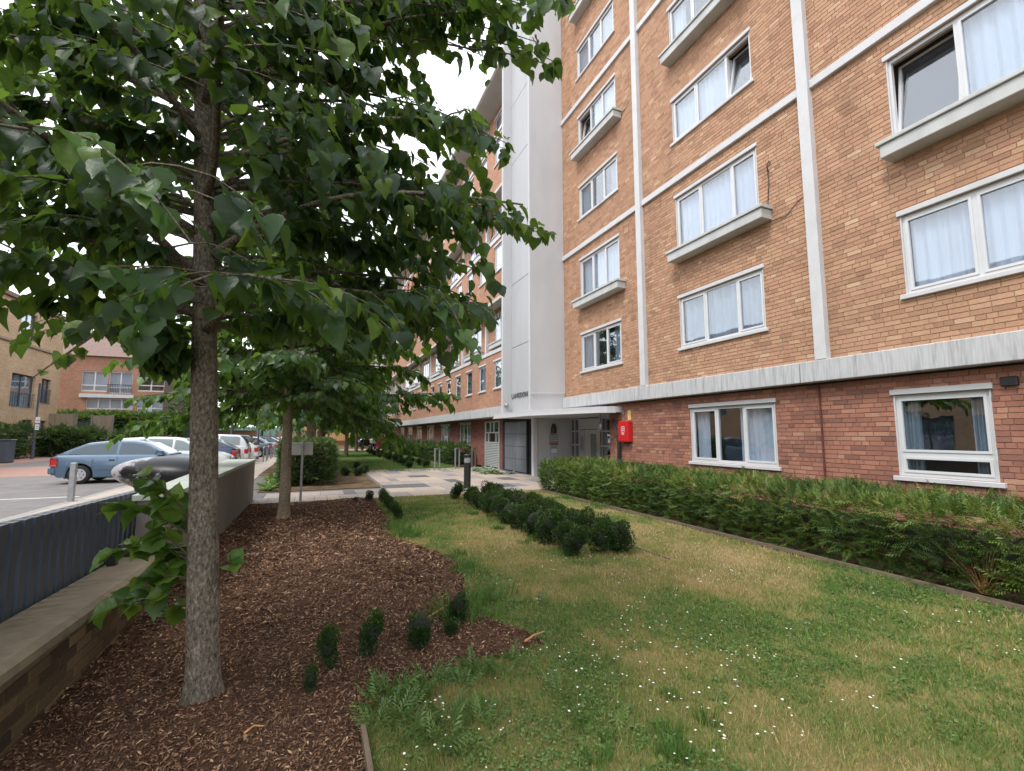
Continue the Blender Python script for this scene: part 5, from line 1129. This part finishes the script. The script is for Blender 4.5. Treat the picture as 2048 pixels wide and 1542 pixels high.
n = len(sa); Ld = unit(sd_) + np.array([0, 0, -.45]) * r_.random((n, 1)); Nr = np.array([0, -.2, 1.0]) + (r_.random((n, 3)) - .5) * 1.3; Sx, L_, Nz = frames(Ld, Nr)
for i in range(n):
    o = bpy.data.objects.new('shoot_leaf', me_l[i % len(me_l)]); COL.objects.link(o); o.parent = root; s_ = .08 + .08 * r_.random(); q = sa[i] - w0
    o.matrix_basis = Matrix(((Sx[i][0] * s_, L_[i][0] * s_, Nz[i][0] * s_, q[0]), (Sx[i][1] * s_, L_[i][1] * s_, Nz[i][1] * s_, q[1]), (Sx[i][2] * s_, L_[i][2] * s_, Nz[i][2] * s_, q[2]), (0, 0, 0, 1)))
# the trees farther along the row and across the street
def far_tree(base, label, h, r0, crown, lsize, nprim, seed, step, zlow, mb=None, ml=None, group='trees along the lawn', twn=10, up=.14, droop=.42, **kw):
    ro, li, an, di, rr = tree('lime_tree', base, label, h, r0, crown, mb or M['bark2'], None, LS, lsize, nprim, seed, twig_n=twn, leaf_step=step, zlow=zlow, group=group, up=up, droop=droop, **kw)
    dress(ro, li, an, di, rr, LS, lsize, ml or M['leaf2'], M['twig'])
far_tree((-.50, 10.25, 0), 'second lime tree with pale slim trunk in the mulch beside the sign board', 8.0, .105, 2.6, .17, 72, 21, .052, 2.1, twn=14)
q = wy(622, 900, 22.5); far_tree((q[0], 22.5, 0), 'third tree with broad pale trunk behind the clipped hedge', 9.0, .22, 3.5, .24, 62, 22, .08, 2.35, twn=12)
q = wy(641, 900, 28.0); far_tree((q[0], 28.0, 0), 'fourth tree right behind the broad pale trunk', 9.5, .2, 3.6, .28, 60, 23, .09, 2.35, twn=12)
far_tree((2.2, 37.0, 0), 'leafy tree over the far lawn near the motorcycles', 9.0, .15, 3.7, .3, 58, 24, .12, 2.2, twn=11)
far_tree((3.6, 46.0, 0), 'leafy tree at the far edge of the lawn before the path', 9.0, .15, 3.6, .28, 54, 25, .14, 2.4, twn=11)
far_tree((8.5, 68.0, 0), 'small dark trunked tree by the yellow building beside the far tower', 7.5, .16, 2.6, .26, 40, 26, .2, 3.2, M['bark'])
far_tree((-8.5, 60.0, 0), 'street tree standing behind the parked cars', 9.0, .16, 3.4, .32, 50, 27, .15, 3.0, M['bark'], group='street trees behind the cars')
far_tree((-5.0, 54.0, 0), 'street tree between the car row and the timber fence', 9.5, .16, 3.6, .3, 50, 28, .15, 2.8, M['bark'], group='street trees behind the cars')
far_tree((-1.5, 50.0, 0), 'tree behind the third trunk at the end of the verge', 9.5, .18, 3.4, .3, 54, 29, .13, 2.6, group='street trees behind the cars')
far_tree((-11.8, 53.0, 0), 'thin street tree in front of the dark timber building', 6.5, .1, 1.8, .22, 26, 30, .25, 2.9, M['bark'], group='street trees behind the cars')

# ------------------------------------------------------------------ hedges
NEED = (np.array([(-.5, 0, 0), (0, -.05, 0), (.5, .35, .02), (0, .5, 0)]), None)
def spray_template(nn, seed, wdt=.16, ln=.42):
    r_ = np.random.default_rng(seed); V = []; F = []
    for i in range(nn):
        t = (i + .5) / nn
        for s_ in (-1, 1):
            y0_ = t; L_ = ln * (1.05 - .6 * t) * (.8 + .4 * r_.random()); a = .55 + .5 * t; dx, dy = s_ * math.cos(a) * L_, math.sin(a) * L_; b = len(V); w_ = wdt / nn * 2.2; z = .06 * (r_.random() - .5)
            V += [(0, y0_ - w_, -.12 * t * t), (dx * .5 + s_ * w_ * .2, y0_ + dy * .5 - w_, z - .12 * t * t), (dx, y0_ + dy, z * 2 - .15), (dx * .5, y0_ + dy * .5 + w_, z - .12 * t * t)]; F.append((b, b + 1, b + 2, b + 3))
    return np.array(V), np.array(F)
SPR = [spray_template(6, 1), spray_template(6, 2), spray_template(5, 3)]
SPF = [spray_template(3, 4, .24, .5), spray_template(3, 5, .24, .45)]
def hedge(name, x0, x1, y0, y1, h, label, m_, nspray, size, group=None, cat='hedge', seed=0, lumps=.09, stems=True, far=True):
    r_ = np.random.default_rng(seed); root = empty(name, ((x0 + x1) / 2, (y0 + y1) / 2, 0), label, cat, group)
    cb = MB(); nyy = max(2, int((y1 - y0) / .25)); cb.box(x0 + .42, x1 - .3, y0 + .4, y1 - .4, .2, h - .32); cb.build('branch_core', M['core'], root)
    A = [(h * (y1 - y0) * 1.5, 0), ((x1 - x0) * (y1 - y0), 1), (h * (x1 - x0), 2), (h * (x1 - x0), 3), (h * (y1 - y0) * .3, 4)]
    w_ = np.array([a for a, _ in A]); fc_ = r_.choice(5, nspray, p=w_ / w_.sum()); u = r_.random(nspray); v = r_.random(nspray)
    P_ = np.zeros((nspray, 3)); Nn = np.zeros((nspray, 3))
    yy = y0 + (y1 - y0) * u; xx = x0 + (x1 - x0) * u; zz_ = .02 + (h - .02) * v ** .85
    for f_ in range(5):
        q = fc_ == f_
        if f_ == 0: P_[q] = np.stack([np.full(q.sum(), x0), yy[q], zz_[q]], 1); Nn[q] = (-1, 0, .25)
        if f_ == 1: P_[q] = np.stack([x0 + (x1 - x0) * v[q], yy[q], np.full(q.sum(), h)], 1); Nn[q] = (-.1, 0, 1)
        if f_ == 2: P_[q] = np.stack([xx[q], np.full(q.sum(), y0), zz_[q]], 1); Nn[q] = (0, -1, .25)
        if f_ == 3: P_[q] = np.stack([xx[q], np.full(q.sum(), y1), zz_[q]], 1); Nn[q] = (0, 1, .25)
        if f_ == 4: P_[q] = np.stack([np.full(q.sum(), x1), yy[q], zz_[q]], 1); Nn[q] = (1, 0, .25)
    # rounded shoulders, lumps, hollow below
    e = np.clip((P_[:, 2] - (h - .28)) / .28, 0, 1) ** 2; P_[:, 0] += np.where(P_[:, 0] < (x0 + x1) / 2, 1, -1) * e * .05 * (fc_ != 1)
    sh = np.minimum(np.abs(P_[:, 0] - x0), np.abs(x1 - P_[:, 0])); P_[:, 2] -= np.where(fc_ == 1, .07 * np.exp(-sh / .08), 0)
    lm = vnoise(P_[:, 1] * 1.0, P_[:, 2] + P_[:, 0], .45, seed + 5) - .5 + .6 * (vnoise(P_[:, 1], P_[:, 0] * 2 + P_[:, 2] * 2, .17, seed + 8) - .5)
    P_ += unit(Nn) * (lm * 2 * lumps - np.abs(r_.normal(0, .05, nspray)) - (r_.random(nspray) < .22) * (.04 + .2 * r_.random(nspray)) * (fc_ != 1))[:, None]
    low = np.clip(1 - P_[:, 2] / .35, 0, 1); P_ -= unit(Nn) * (low * .07)[:, None] * (fc_ != 1)[:, None]
    Ld = unit(Nn) + np.array([0, 0, .3]) + (r_.random((nspray, 3)) - .5) * 1.9; Nr = np.array([0, 0, 1.0]) + (r_.random((nspray, 3)) - .5) * 1.0 + unit(Nn) * .3
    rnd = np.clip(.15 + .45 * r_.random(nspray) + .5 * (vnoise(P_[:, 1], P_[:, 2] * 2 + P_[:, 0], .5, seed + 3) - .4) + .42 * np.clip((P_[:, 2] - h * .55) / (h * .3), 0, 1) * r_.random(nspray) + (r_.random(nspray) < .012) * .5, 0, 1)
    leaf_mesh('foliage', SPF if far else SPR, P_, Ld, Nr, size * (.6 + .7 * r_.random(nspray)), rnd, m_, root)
    if stems:
        sb = MB()
        for i in range(int((y1 - y0) * 5)):
            y_ = y0 + (y1 - y0) * r_.random(); x_ = x0 + .18 + (x1 - x0 - .3) * r_.random(); sb.tube([(x_, y_, 0), (x_ + r_.normal(0, .06), y_ + r_.normal(0, .08), .25), (x_ + r_.normal(0, .12), y_ + r_.normal(0, .15), h * .75)], [.014, .01, .004], 5, caps=False)
        sb.build('stems', M['twig'], root)['kind'] = 'stuff'
    return root
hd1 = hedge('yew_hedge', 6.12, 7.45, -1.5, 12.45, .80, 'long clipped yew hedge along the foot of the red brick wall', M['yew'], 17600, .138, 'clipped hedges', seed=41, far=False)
dt = MB()
for i in range(26):
    a = random.uniform(-1.1, 1.1); ln = random.uniform(.25, .5); p0 = (6.22 + random.uniform(-.03, .05), 2.62 + random.uniform(-.04, .04), .02)
    dt.tube([p0, (p0[0] - .02, p0[1] + a * ln * .35, ln * .5), (p0[0] - .06 + random.uniform(-.08, .05), p0[1] + a * ln * .8, ln)], [.006, .004, .002], 4, caps=False)
dt.tube([(6.3, 2.25, .25), (6.05, 2.12, .42)], [.018, .016], 7); dt.build('dead_twigs', M['straw'], hd1)
hedge('yew_hedge', 6.7, 7.8, 23.9, 47.5, .95, 'long clipped hedge below the far wing windows', M['yew_far'], 5500, .22, 'clipped hedges', seed=42)
hedge('clipped_hedge', -.95, .62, 15.9, 20.6, 1.33, 'tall square clipped hedge block behind the sign board', M['yew_far'], 5500, .16, 'clipped hedges', seed=43, lumps=.05)
hedge('clipped_hedge', 4.5, 8.2, 62, 63.5, 1.3, 'far green hedge in front of the yellow building', M['yew_far'], 1500, .35, 'clipped hedges', seed=44, stems=False)
hedge('garden_hedge', -24, -12.5, 54.2, 55.6, 3.4, 'tall green hedge in front of the brick terrace windows', M['leaf2'], 4000, .46, 'hedges across the street', seed=45, stems=False)
for i, (x0, x1, y0, y1, h, lb) in enumerate([(-19.6, -17.9, 36, 43, 1.9, 'dark rounded shrub hedge under the beige house windows'), (-18.2, -15.6, 44, 47.5, 1.75, 'dark shrubs in front of the timber fence'), (-14.6, -11.6, 46, 48, 1.5, 'low dark shrub behind the blue car roof'), (-14.8, -11.4, 50, 52, 2.4, 'pale yellow green shrub in front of the terrace')]):
    hedge('shrub_hedge', x0, x1, y0, y1, h, lb, M['yew_far'] if i < 3 else M['leaf2'], 2000, .38, 'hedges across the street', seed=50 + i, lumps=.3, stems=False)

# ------------------------------------------------------------------ box bushes
SMALL = (np.array([(-.32, .3, .04), (0, 0, 0), (.32, .3, .04), (0, 1.0, .0)]), np.array([(0, 1, 2, 3)]))
def bush_mesh(nm, n, rx, rz, seed, ls=.022, lump=.2, m_=None):
    r_ = np.random.default_rng(seed); d = unit(r_.normal(size=(n, 3))); nl_ = 11; cs = unit(r_.normal(size=(nl_, 3))) * (.42 + .22 * r_.random((nl_, 1))); lr = .36 + .2 * r_.random(nl_); li = r_.integers(0, nl_, n)
    q = cs[li] + d * (lr[li] * (1 - np.abs(r_.normal(0, .12, n))))[:, None]; st_ = r_.random(n) < .05; q[st_] *= (1 + .32 * r_.random((st_.sum(), 1)))
    Pp = q * np.array([rx, rx, rz]); Pp[:, 2] += rz * 1.0; Pp[:, 2] = np.maximum(Pp[:, 2], .01 + .05 * r_.random(n)); d = unit(q + d * .6)
    Ld = d + np.array([0, 0, .5]) + (r_.random((n, 3)) - .5) * 1.2; Nr = d + (r_.random((n, 3)) - .5) * 1.2; rnd = np.clip(r_.random(n) * .75 + .3 * (d[:, 2] > .4) * r_.random(n), 0, 1)
    V, F = scatter(SMALL, Pp, Ld, Nr, ls * (.7 + .6 * r_.random(n))); me_o = np_mesh(nm, V, F, m_ or M['box'], attr=np.repeat(rnd, 4), kind=None, smooth=True); me = me_o.data; bpy.data.objects.remove(me_o); return me
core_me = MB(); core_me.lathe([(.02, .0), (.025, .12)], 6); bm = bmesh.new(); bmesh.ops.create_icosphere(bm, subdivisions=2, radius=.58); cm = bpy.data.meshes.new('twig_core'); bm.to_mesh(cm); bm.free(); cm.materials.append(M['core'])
BM = [bush_mesh('foliage', 3200, .20, .22, s_, .026) for s_ in (1, 2, 3, 4)]
def bush(loc, sx_, sz_, label, group, me=None):
    o = empty('box_bush', loc, label, 'bush', group); f = bpy.data.objects.new('foliage', me or random.choice(BM)); COL.objects.link(f); f.parent = o; f.scale = (sx_, sx_, sz_); f.rotation_euler = (0, 0, random.uniform(0, 6.28)); f['kind'] = 'stuff'
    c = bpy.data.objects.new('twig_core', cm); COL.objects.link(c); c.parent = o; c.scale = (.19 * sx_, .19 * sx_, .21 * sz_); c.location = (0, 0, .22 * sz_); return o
g_ = 'box bushes in the double row on the lawn'
for i in range(15):
    for j, xx in enumerate((3.28, 3.9)):
        if i in (13,) : continue
        yy = 5.5 + i * .42; s_ = random.uniform(1.0, 1.2) if i < 9 else random.uniform(.9, 1.1)
        od = ['first', 'second', 'third', 'fourth', 'fifth', 'sixth', 'seventh', 'eighth', 'ninth', 'tenth', 'eleventh', 'twelfth', 'thirteenth', 'fourteenth', 'fifteenth']; lb = {(0, 0): 'rounded box bush at the near left end of the double row', (0, 1): 'rounded box bush at the near right end of the double row'}.get((i, j), 'dark box bush, %s from the near end in the %s line of the double row' % (od[i], 'left' if j == 0 else 'right'))
        bush((xx + (0.28 if (i == 0 and j == 0) else 0) * 0 + random.uniform(-.04, .04) + .006 * i * (1 if j == 0 else 2), yy + random.uniform(-.05, .05), 0), s_, s_ * random.uniform(.9, 1.05), lb, g_)
bush((3.62, 5.5, 0), 1.02, 1.02, 'rounded box bush between the two near ends of the double row', g_)
g_ = 'scattered box bushes on the mulch'
for (x, y_, sx_, sz_, lb) in [(.14, 3.58, .42, .68, 'narrow upright box bush on the mulch, left of the three'), (.44, 3.66, .46, .74, 'upright box bush on the mulch, middle of the three'), (.80, 3.68, .62, .66, 'round box bush on the mulch, right of the three'), (.04, 3.28, .24, .40, 'tiny leggy box seedling nearest the camera'), (1.18, 3.98, .5, .7, 'box bush half hidden in tall grass at the mulch edge'), (1.06, 3.78, .36, .3, 'small pale box seedling beside the grassy clump'),
                          (1.26, 11.7, .55, .62, 'small box bush at the mulch edge by the paving, left one'), (1.54, 11.5, .62, .75, 'small box bush at the mulch edge by the paving, right one'), (.95, 11.9, .35, .25, 'tiny weed like bush near the paving edge'), (1.5, 10.6, .7, .8, 'box bush in the short line along the lawn edge, far one'), (1.48, 9.9, .7, .78, 'box bush in the short line along the lawn edge, middle one'), (1.48, 9.2, .68, .76, 'box bush in the short line along the lawn edge, near one')]:
    bush((x, y_, .01), sx_, sz_, lb, g_)
od = ['first', 'second', 'third', 'fourth', 'fifth', 'sixth', 'seventh', 'eighth', 'ninth', 'tenth', 'eleventh', 'twelfth', 'thirteenth']
g_ = 'far box bushes beyond the paving'
for (x, y_, s_, lb) in [(1.14, 19.3, .95, 'round box bush beyond the paving, left of the pair'), (1.62, 19.0, 1.1, 'round box bush beyond the paving, right of the pair'), (1.95, 20.3, 1.0, 'box bush behind the pair beyond the paving'), (1.75, 22.0, .9, 'farthest box bush of the group beyond the paving')]: bush((x, y_, 0.01), s_, s_, lb, g_)
for i in range(13):
    for j in (0, 1): bush((4.35 + j * .7 + random.uniform(-.1, .1), 23.0 + i * 1.6 + random.uniform(-.3, .3), 0), random.uniform(.85, 1.25), random.uniform(.8, 1.1), 'small bush, %s from the cycle stands in the %s line across the far lawn' % (od[i], 'left' if j == 0 else 'right'), g_)

# ------------------------------------------------------------------ grass, daisies, weeds, mulch chips, sticks
def dens_pts(n, x0, x1, y0, y1, dmin=2.3, p_=1.6, seed=0):
    r_ = np.random.default_rng(seed); out = []; tot = 0
    while tot < n:
        x = x0 + (x1 - x0) * r_.random(n * 2); y_ = y0 + (y1 - y0) * r_.random(n * 2); d = np.hypot(x, y_); k = r_.random(n * 2) < np.minimum(1, (dmin / np.maximum(d, .1)) ** p_); out.append(np.stack([x[k], y_[k]], 1)); tot += k.sum()
    return np.concatenate(out)[:n], r_
def dryness(x, y_):
    d = .6 * vnoise(x, y_, .9, 21) + .44 * vnoise(x, y_, .32, 22) + .2 * vnoise(x, y_, .12, 23) - .075
    d += .20 * np.exp(-((y_ - 5.6) / 2.2) ** 2) * np.clip((x - 1.2) / 1.5, 0, 1); d -= .17 * np.exp(-((y_ - 2.2) / 1.5) ** 2); d -= .2 * np.exp(-(((x - 2.3) / .9) ** 2 + ((y_ - 10.3) / 1.6) ** 2)); d -= .16 * np.exp(-((x - 1.75) / .35) ** 2)
    for (cx, cy, r_) in [(2.15, 4.4, .45), (2.6, 5.5, .4), (3.2, 4.6, .5), (4.8, 4.6, .8), (4.4, 6.6, .6), (2.6, 7.2, .5)]: d += .26 * np.exp(-(((x - cx) / r_) ** 2 + ((y_ - cy) / r_) ** 2))
    return np.clip(d, 0, 1)
def blades(name, n, x0, x1, y0, y1, hmin, hmax, wid, seed, tall=None, lean=.6, rnd_off=0.0, dmin=2.3):
    Q, r_ = dens_pts(n, x0, x1, y0, y1, dmin, 1.5, seed); k = ~in_poly(Q[:, 0], Q[:, 1], MULCH) | (r_.random(len(Q)) < .004); Q = Q[k]; n = len(Q); dry = dryness(Q[:, 0], Q[:, 1])
    rnd = np.clip(dry + r_.normal(0, .15, n) + rnd_off, 0, 1); h = (hmin + (hmax - hmin) * r_.random(n) ** 1.6) * (1.15 - .5 * dry); d = np.hypot(Q[:, 0], Q[:, 1]); w_ = wid * np.clip(d / 3, .8, 2.6) * (.6 + .8 * r_.random(n))
    a = r_.random(n) * 6.283; la = r_.random(n) * 6.283; ll = h * lean * r_.random(n) * 1.6; z = zl(Q[:, 0], Q[:, 1])
    V = np.zeros((n, 3, 3)); V[:, 0] = np.stack([Q[:, 0] - np.cos(a) * w_, Q[:, 1] - np.sin(a) * w_, z - .004], 1); V[:, 1] = np.stack([Q[:, 0] + np.cos(a) * w_, Q[:, 1] + np.sin(a) * w_, z - .004], 1); V[:, 2] = np.stack([Q[:, 0] + np.cos(la) * ll, Q[:, 1] + np.sin(la) * ll, z + h], 1)
    return np_mesh(name, V.reshape(-1, 3), np.arange(n * 3).reshape(-1, 3), M['grass'], attr=np.repeat(rnd, 3))
gr = blades('grass', 230000, .15, 6.0, 1.2, 12.4, .016, .06, .0026, 61); tag(gr, 'short patchy lawn grass, green and straw coloured', 'grass', kind='stuff')
gr2 = blades('grass', 9000, 1.0, 6.6, 20.7, 47, .04, .1, .004, 62, rnd_off=-.3, dmin=20); tag(gr2, 'greener grass of the far lawn beyond the paving', 'grass', kind='stuff')
def tuft_mesh(name, centres, n_per, h, spread, m_, label, rnd0=.1, rnd1=.5, w_=.004):
    r_ = np.random.default_rng(len(centres) + n_per); V = []; A = []
    for (cx, cy, s_) in centres:
        for i in range(n_per):
            a = r_.random() * 6.28; b = r_.random() * 6.28; rr = spread * s_ * r_.random() ** .6; x, y_ = cx + rr * math.cos(a), cy + rr * math.sin(a); hh = h * s_ * (.25 + .75 * r_.random()); ex = x + math.cos(a) * hh * .7 * r_.random(); ey = y_ + math.sin(a) * hh * .7 * r_.random()
            mx, my = (x + ex) / 2 - .0, (y_ + ey) / 2; ww = w_ * (.7 + .6 * r_.random()); c_, s2 = math.cos(b) * ww, math.sin(b) * ww
            V += [(x - c_, y_ - s2, 0), (x + c_, y_ + s2, 0), (mx + c_ * .8, my + s2 * .8, hh * .75), (mx - c_ * .8, my - s2 * .8, hh * .75), (ex, ey, hh)]; A += [rnd0 + (rnd1 - rnd0) * r_.random()] * 5
    n = len(V) // 5; i5 = np.arange(n)[:, None] * 5; F = np.concatenate([i5 + np.array([0, 1, 2]), i5 + np.array([0, 2, 3]), i5 + np.array([3, 2, 4])])
    o = np_mesh(name, V, F, m_, attr=A); return tag(o, label, 'grass', kind='stuff')
ct = [(1.32, 4.05, 1.5), (1.45, 4.3, 1.2), (1.2, 4.2, 1.2), (1.62, 4.5, 1.0), (1.35, 8.2, 1.5), (1.5, 7.8, 1.3), (1.3, 7.5, 1.1), (1.7, 5.4, .8), (1.75, 6.1, .8), (2.9, 9.0, .8), (3.0, 7.6, .7), (3.05, 6.5, .7), (5.75, 8.8, 1.0), (5.8, 10.4, 1.0), (2.0, 2.25, .5), (1.35, 2.3, .5), (1.75, 2.05, .55), (.62, 3.1, .8), (1.0, 2.95, .7)]
tuft_mesh('tall_grass', [(x_ + random.gauss(0, .09), y_ + random.gauss(0, .12), k_ * random.uniform(.55, 1.15)) for (x_, y_, k_) in ct for _ in range(3)], 60, .15, .15, M['grass'], 'longer grass tufts round the bushes and bed edges', .0, .3)
# leafy weeds: rosettes of lobed leaves
WT = [leaf_template([(0, .05), (.25, .16), (.35, .09), (.55, .2), (.66, .1), (.85, .14), (1.0, .02)], .3, .2, 5, .35)]
def weeds(name, spots, nl, ls, label, m_, rise=.5, group=None):
    r_ = np.random.default_rng(len(spots)); Pp = []; Ld = []
    for (x, y_, s_) in spots:
        for k in range(int(nl)):
            a = k * 2.4 + r_.random(); Pp.append((x + .01 * math.cos(a), y_ + .01 * math.sin(a), .005)); Ld.append((math.cos(a), math.sin(a), rise * (.3 + r_.random()))); 
    Pp = np.array(Pp); Ld = np.array(Ld); n = len(Pp); sz = ls * np.repeat([s_[2] for s_ in spots], int(nl)) * (.6 + .6 * r_.random(n))
    return tag(leaf_mesh(name, WT, Pp, Ld, np.tile([0, 0, 1.0], (n, 1)) + (r_.random((n, 3)) - .5) * .5, sz, r_.random(n), m_, None), label, 'weeds', kind='stuff')
Q, r_ = dens_pts(900, .4, 5.9, 1.9, 8, 2.2, 1.8, 71); Q = Q[~in_poly(Q[:, 0], Q[:, 1], MULCH)]; Q = Q[(dryness(Q[:, 0], Q[:, 1]) < .52)]
weeds('lawn_weeds', [(x, y_, .6 + .6 * r_.random()) for x, y_ in Q], 9, .042, 'low leafy weeds scattered through the lawn', M['weed'], .35)
wr_ = np.random.default_rng(5); Pp, Ld = [], []
for (x, y_, k_) in [(.50, 3.10, 22), (.62, 2.98, 20), (.42, 3.0, 18), (.74, 3.12, 16), (.5, 2.84, 22), (.92, 3.0, 14), (1.05, 3.12, 16), (1.2, 3.04, 14), (1.32, 3.18, 12), (.38, 2.8, 14), (.56, 2.68, 18), (1.6, 4.35, 12), (1.75, 4.6, 10), (.75, 2.72, 16), (.64, 2.5, 14), (.9, 2.6, 10), (2.0, 4.1, 8), (1.45, 2.7, 8)]:
    for q_ in range(k_): a = wr_.random() * 6.283; rr = .09 * wr_.random(); Pp.append((x + rr * math.cos(a), y_ + rr * math.sin(a), .005 + .05 * wr_.random())); Ld.append((math.cos(a) * .8, math.sin(a) * .8, .35 + 1.1 * wr_.random()))
Pp = np.array(Pp); Ld = np.array(Ld); n = len(Pp)
tag(leaf_mesh('tall_weeds', SPR, Pp, Ld, np.tile([0, 0, 1.0], (n, 1)) + (wr_.random((n, 3)) - .5) * .8, .07 + .07 * wr_.random(n), wr_.random(n) * .8, M['weed'], None), 'feathery leafy weeds at the corner of the mulch bed', 'weeds', kind='stuff')
silver = leafmat('silver_leaf', [(0, (0.16, 0.22, 0.12, 1)), (1, (0.34, 0.4, 0.3, 1))], trans=.2)
weeds('silver_plants', [(6.5 + random.uniform(-.1, .9), 17.6 + random.uniform(0, 2.6), random.uniform(1.2, 2.2)) for i in range(26)], 14, .14, 'pale silvery plants at the foot of the dark store doors', silver, 1.2)
weeds('verge_plants', [(-1.25 + random.uniform(-.15, .5), 14.9 + random.uniform(0, 5), random.uniform(1.2, 2.4)) for i in range(30)], 12, .16, 'straggly yellow green plants beside the tall clipped hedge', M['weed'], 1.3)
# daisies
Q, r_ = dens_pts(1500, .45, 5.6, 1.8, 7, 2.0, 1.3, 81); Q = Q[~in_poly(Q[:, 0], Q[:, 1], MULCH)]; cl = vnoise(Q[:, 0], Q[:, 1], .5, 33) * .7 + vnoise(Q[:, 0], Q[:, 1], .17, 34) * .5; Q = Q[cl > .68][:330]
V = []; F = []
for x, y_ in Q:
    b = len(V); z = .03 + .025 * r_.random(); s_ = .005 + .004 * r_.random(); t = r_.random(2) * .5 - .25
    V.append((x, y_, z + .003)); 
    for k in range(8): a = k * math.pi / 4; rr = s_ * (1 if k % 2 else .82); V.append((x + rr * math.cos(a), y_ + rr * math.sin(a), z + t[0] * rr * math.cos(a) + t[1] * rr * math.sin(a)))
    F += [(b, b + 1 + k, b + 1 + (k + 1) % 8) for k in range(8)]
tag(np_mesh('daisies', V, F, M['petal']), 'small white daisies dotted over the near lawn', 'flowers', kind='stuff')
# clover and other small round leaves in the green patches
Q, r_ = dens_pts(34000, .3, 6.0, 1.5, 9, 2.2, 1.7, 75); dq = dryness(Q[:, 0], Q[:, 1]) + .25 * (vnoise(Q[:, 0], Q[:, 1], .2, 77) - .5); k = ~in_poly(Q[:, 0], Q[:, 1], MULCH) & (dq < .44); Q = Q[k]; n = len(Q)
Pp = np.stack([Q[:, 0], Q[:, 1], zl(Q[:, 0], Q[:, 1]) + .006 + .03 * r_.random(n)], 1); a = r_.random(n) * 6.283; Ld = np.stack([np.cos(a), np.sin(a), .5 * (r_.random(n) - .3)], 1); Nr = np.array([0, 0, 1.0]) + (r_.random((n, 3)) - .5) * .9
V, F = scatter(SMALL, Pp, Ld, Nr, (.012 + .014 * r_.random(n)) * np.clip(np.hypot(Q[:, 0], Q[:, 1]) / 4, 1, 1.6)); tag(np_mesh('clover', V, F, M['weed'], attr=np.repeat(np.clip(r_.random(n), 0, 1), 4)), 'clover and small round leaves among the lawn grass', 'ground cover', kind='stuff')
# mulch chips
Q, r_ = dens_pts(90000, -1.36, 1.75, 1.4, 12.36, 2.6, 1.5, 91); Q = Q[in_poly(Q[:, 0], Q[:, 1], MULCH)]; n = len(Q); d = np.hypot(Q[:, 0], Q[:, 1])
ln = (.006 + .021 * r_.random(n) ** 2.2) * np.clip(d / 3.5, 1, 2.2); w_ = (.0022 + .0045 * r_.random(n)) * np.clip(d / 3.5, 1, 2.2); a = r_.random(n) * 6.283; tl = r_.normal(0, .35, n); ro_ = r_.normal(0, .5, n); z = zm(Q[:, 0], Q[:, 1]) + .004 + .006 * r_.random(n)
dx = np.stack([np.cos(a) * np.cos(tl), np.sin(a) * np.cos(tl), np.sin(tl)], 1) * ln[:, None]; sd = np.stack([-np.sin(a) * np.cos(ro_), np.cos(a) * np.cos(ro_), np.sin(ro_)], 1) * w_[:, None]; C = np.stack([Q[:, 0], Q[:, 1], z], 1)
V = np.stack([C - dx - sd * .5, C - dx * .2 - sd + np.array([0, 0, .002]), C + dx + sd * .3, C + dx * .1 + sd + np.array([0, 0, .003])], 1).reshape(-1, 3)
tag(np_mesh('mulch_chips', V, np.arange(n * 4).reshape(-1, 4), M['chip'], attr=np.repeat(r_.random(n), 4)), 'loose brown bark chips covering the tree bed', 'bark chips', kind='stuff')
for p0, p1, r0_, lb in (((.86, 4.0, .05), (1.12, 4.22, .07), .009, 'pale snapped stick lying on the mulch by the grassy clump'), ((1.52, 3.36, .05), (1.72, 3.44, .06), .008, 'whitish curved stick at the tip of the mulch bed'), ((-.28, 2.95, .045), (-.19, 2.98, .045), .006, 'short pale wood chip near the first tree')):
    tag(MB().tube([p0, ((p0[0] + p1[0]) / 2, (p0[1] + p1[1]) / 2 + .01, .06), p1], [r0_, r0_ * .9, r0_ * .6], 6).build('stick', M['straw'], origin=p0), lb, 'stick')
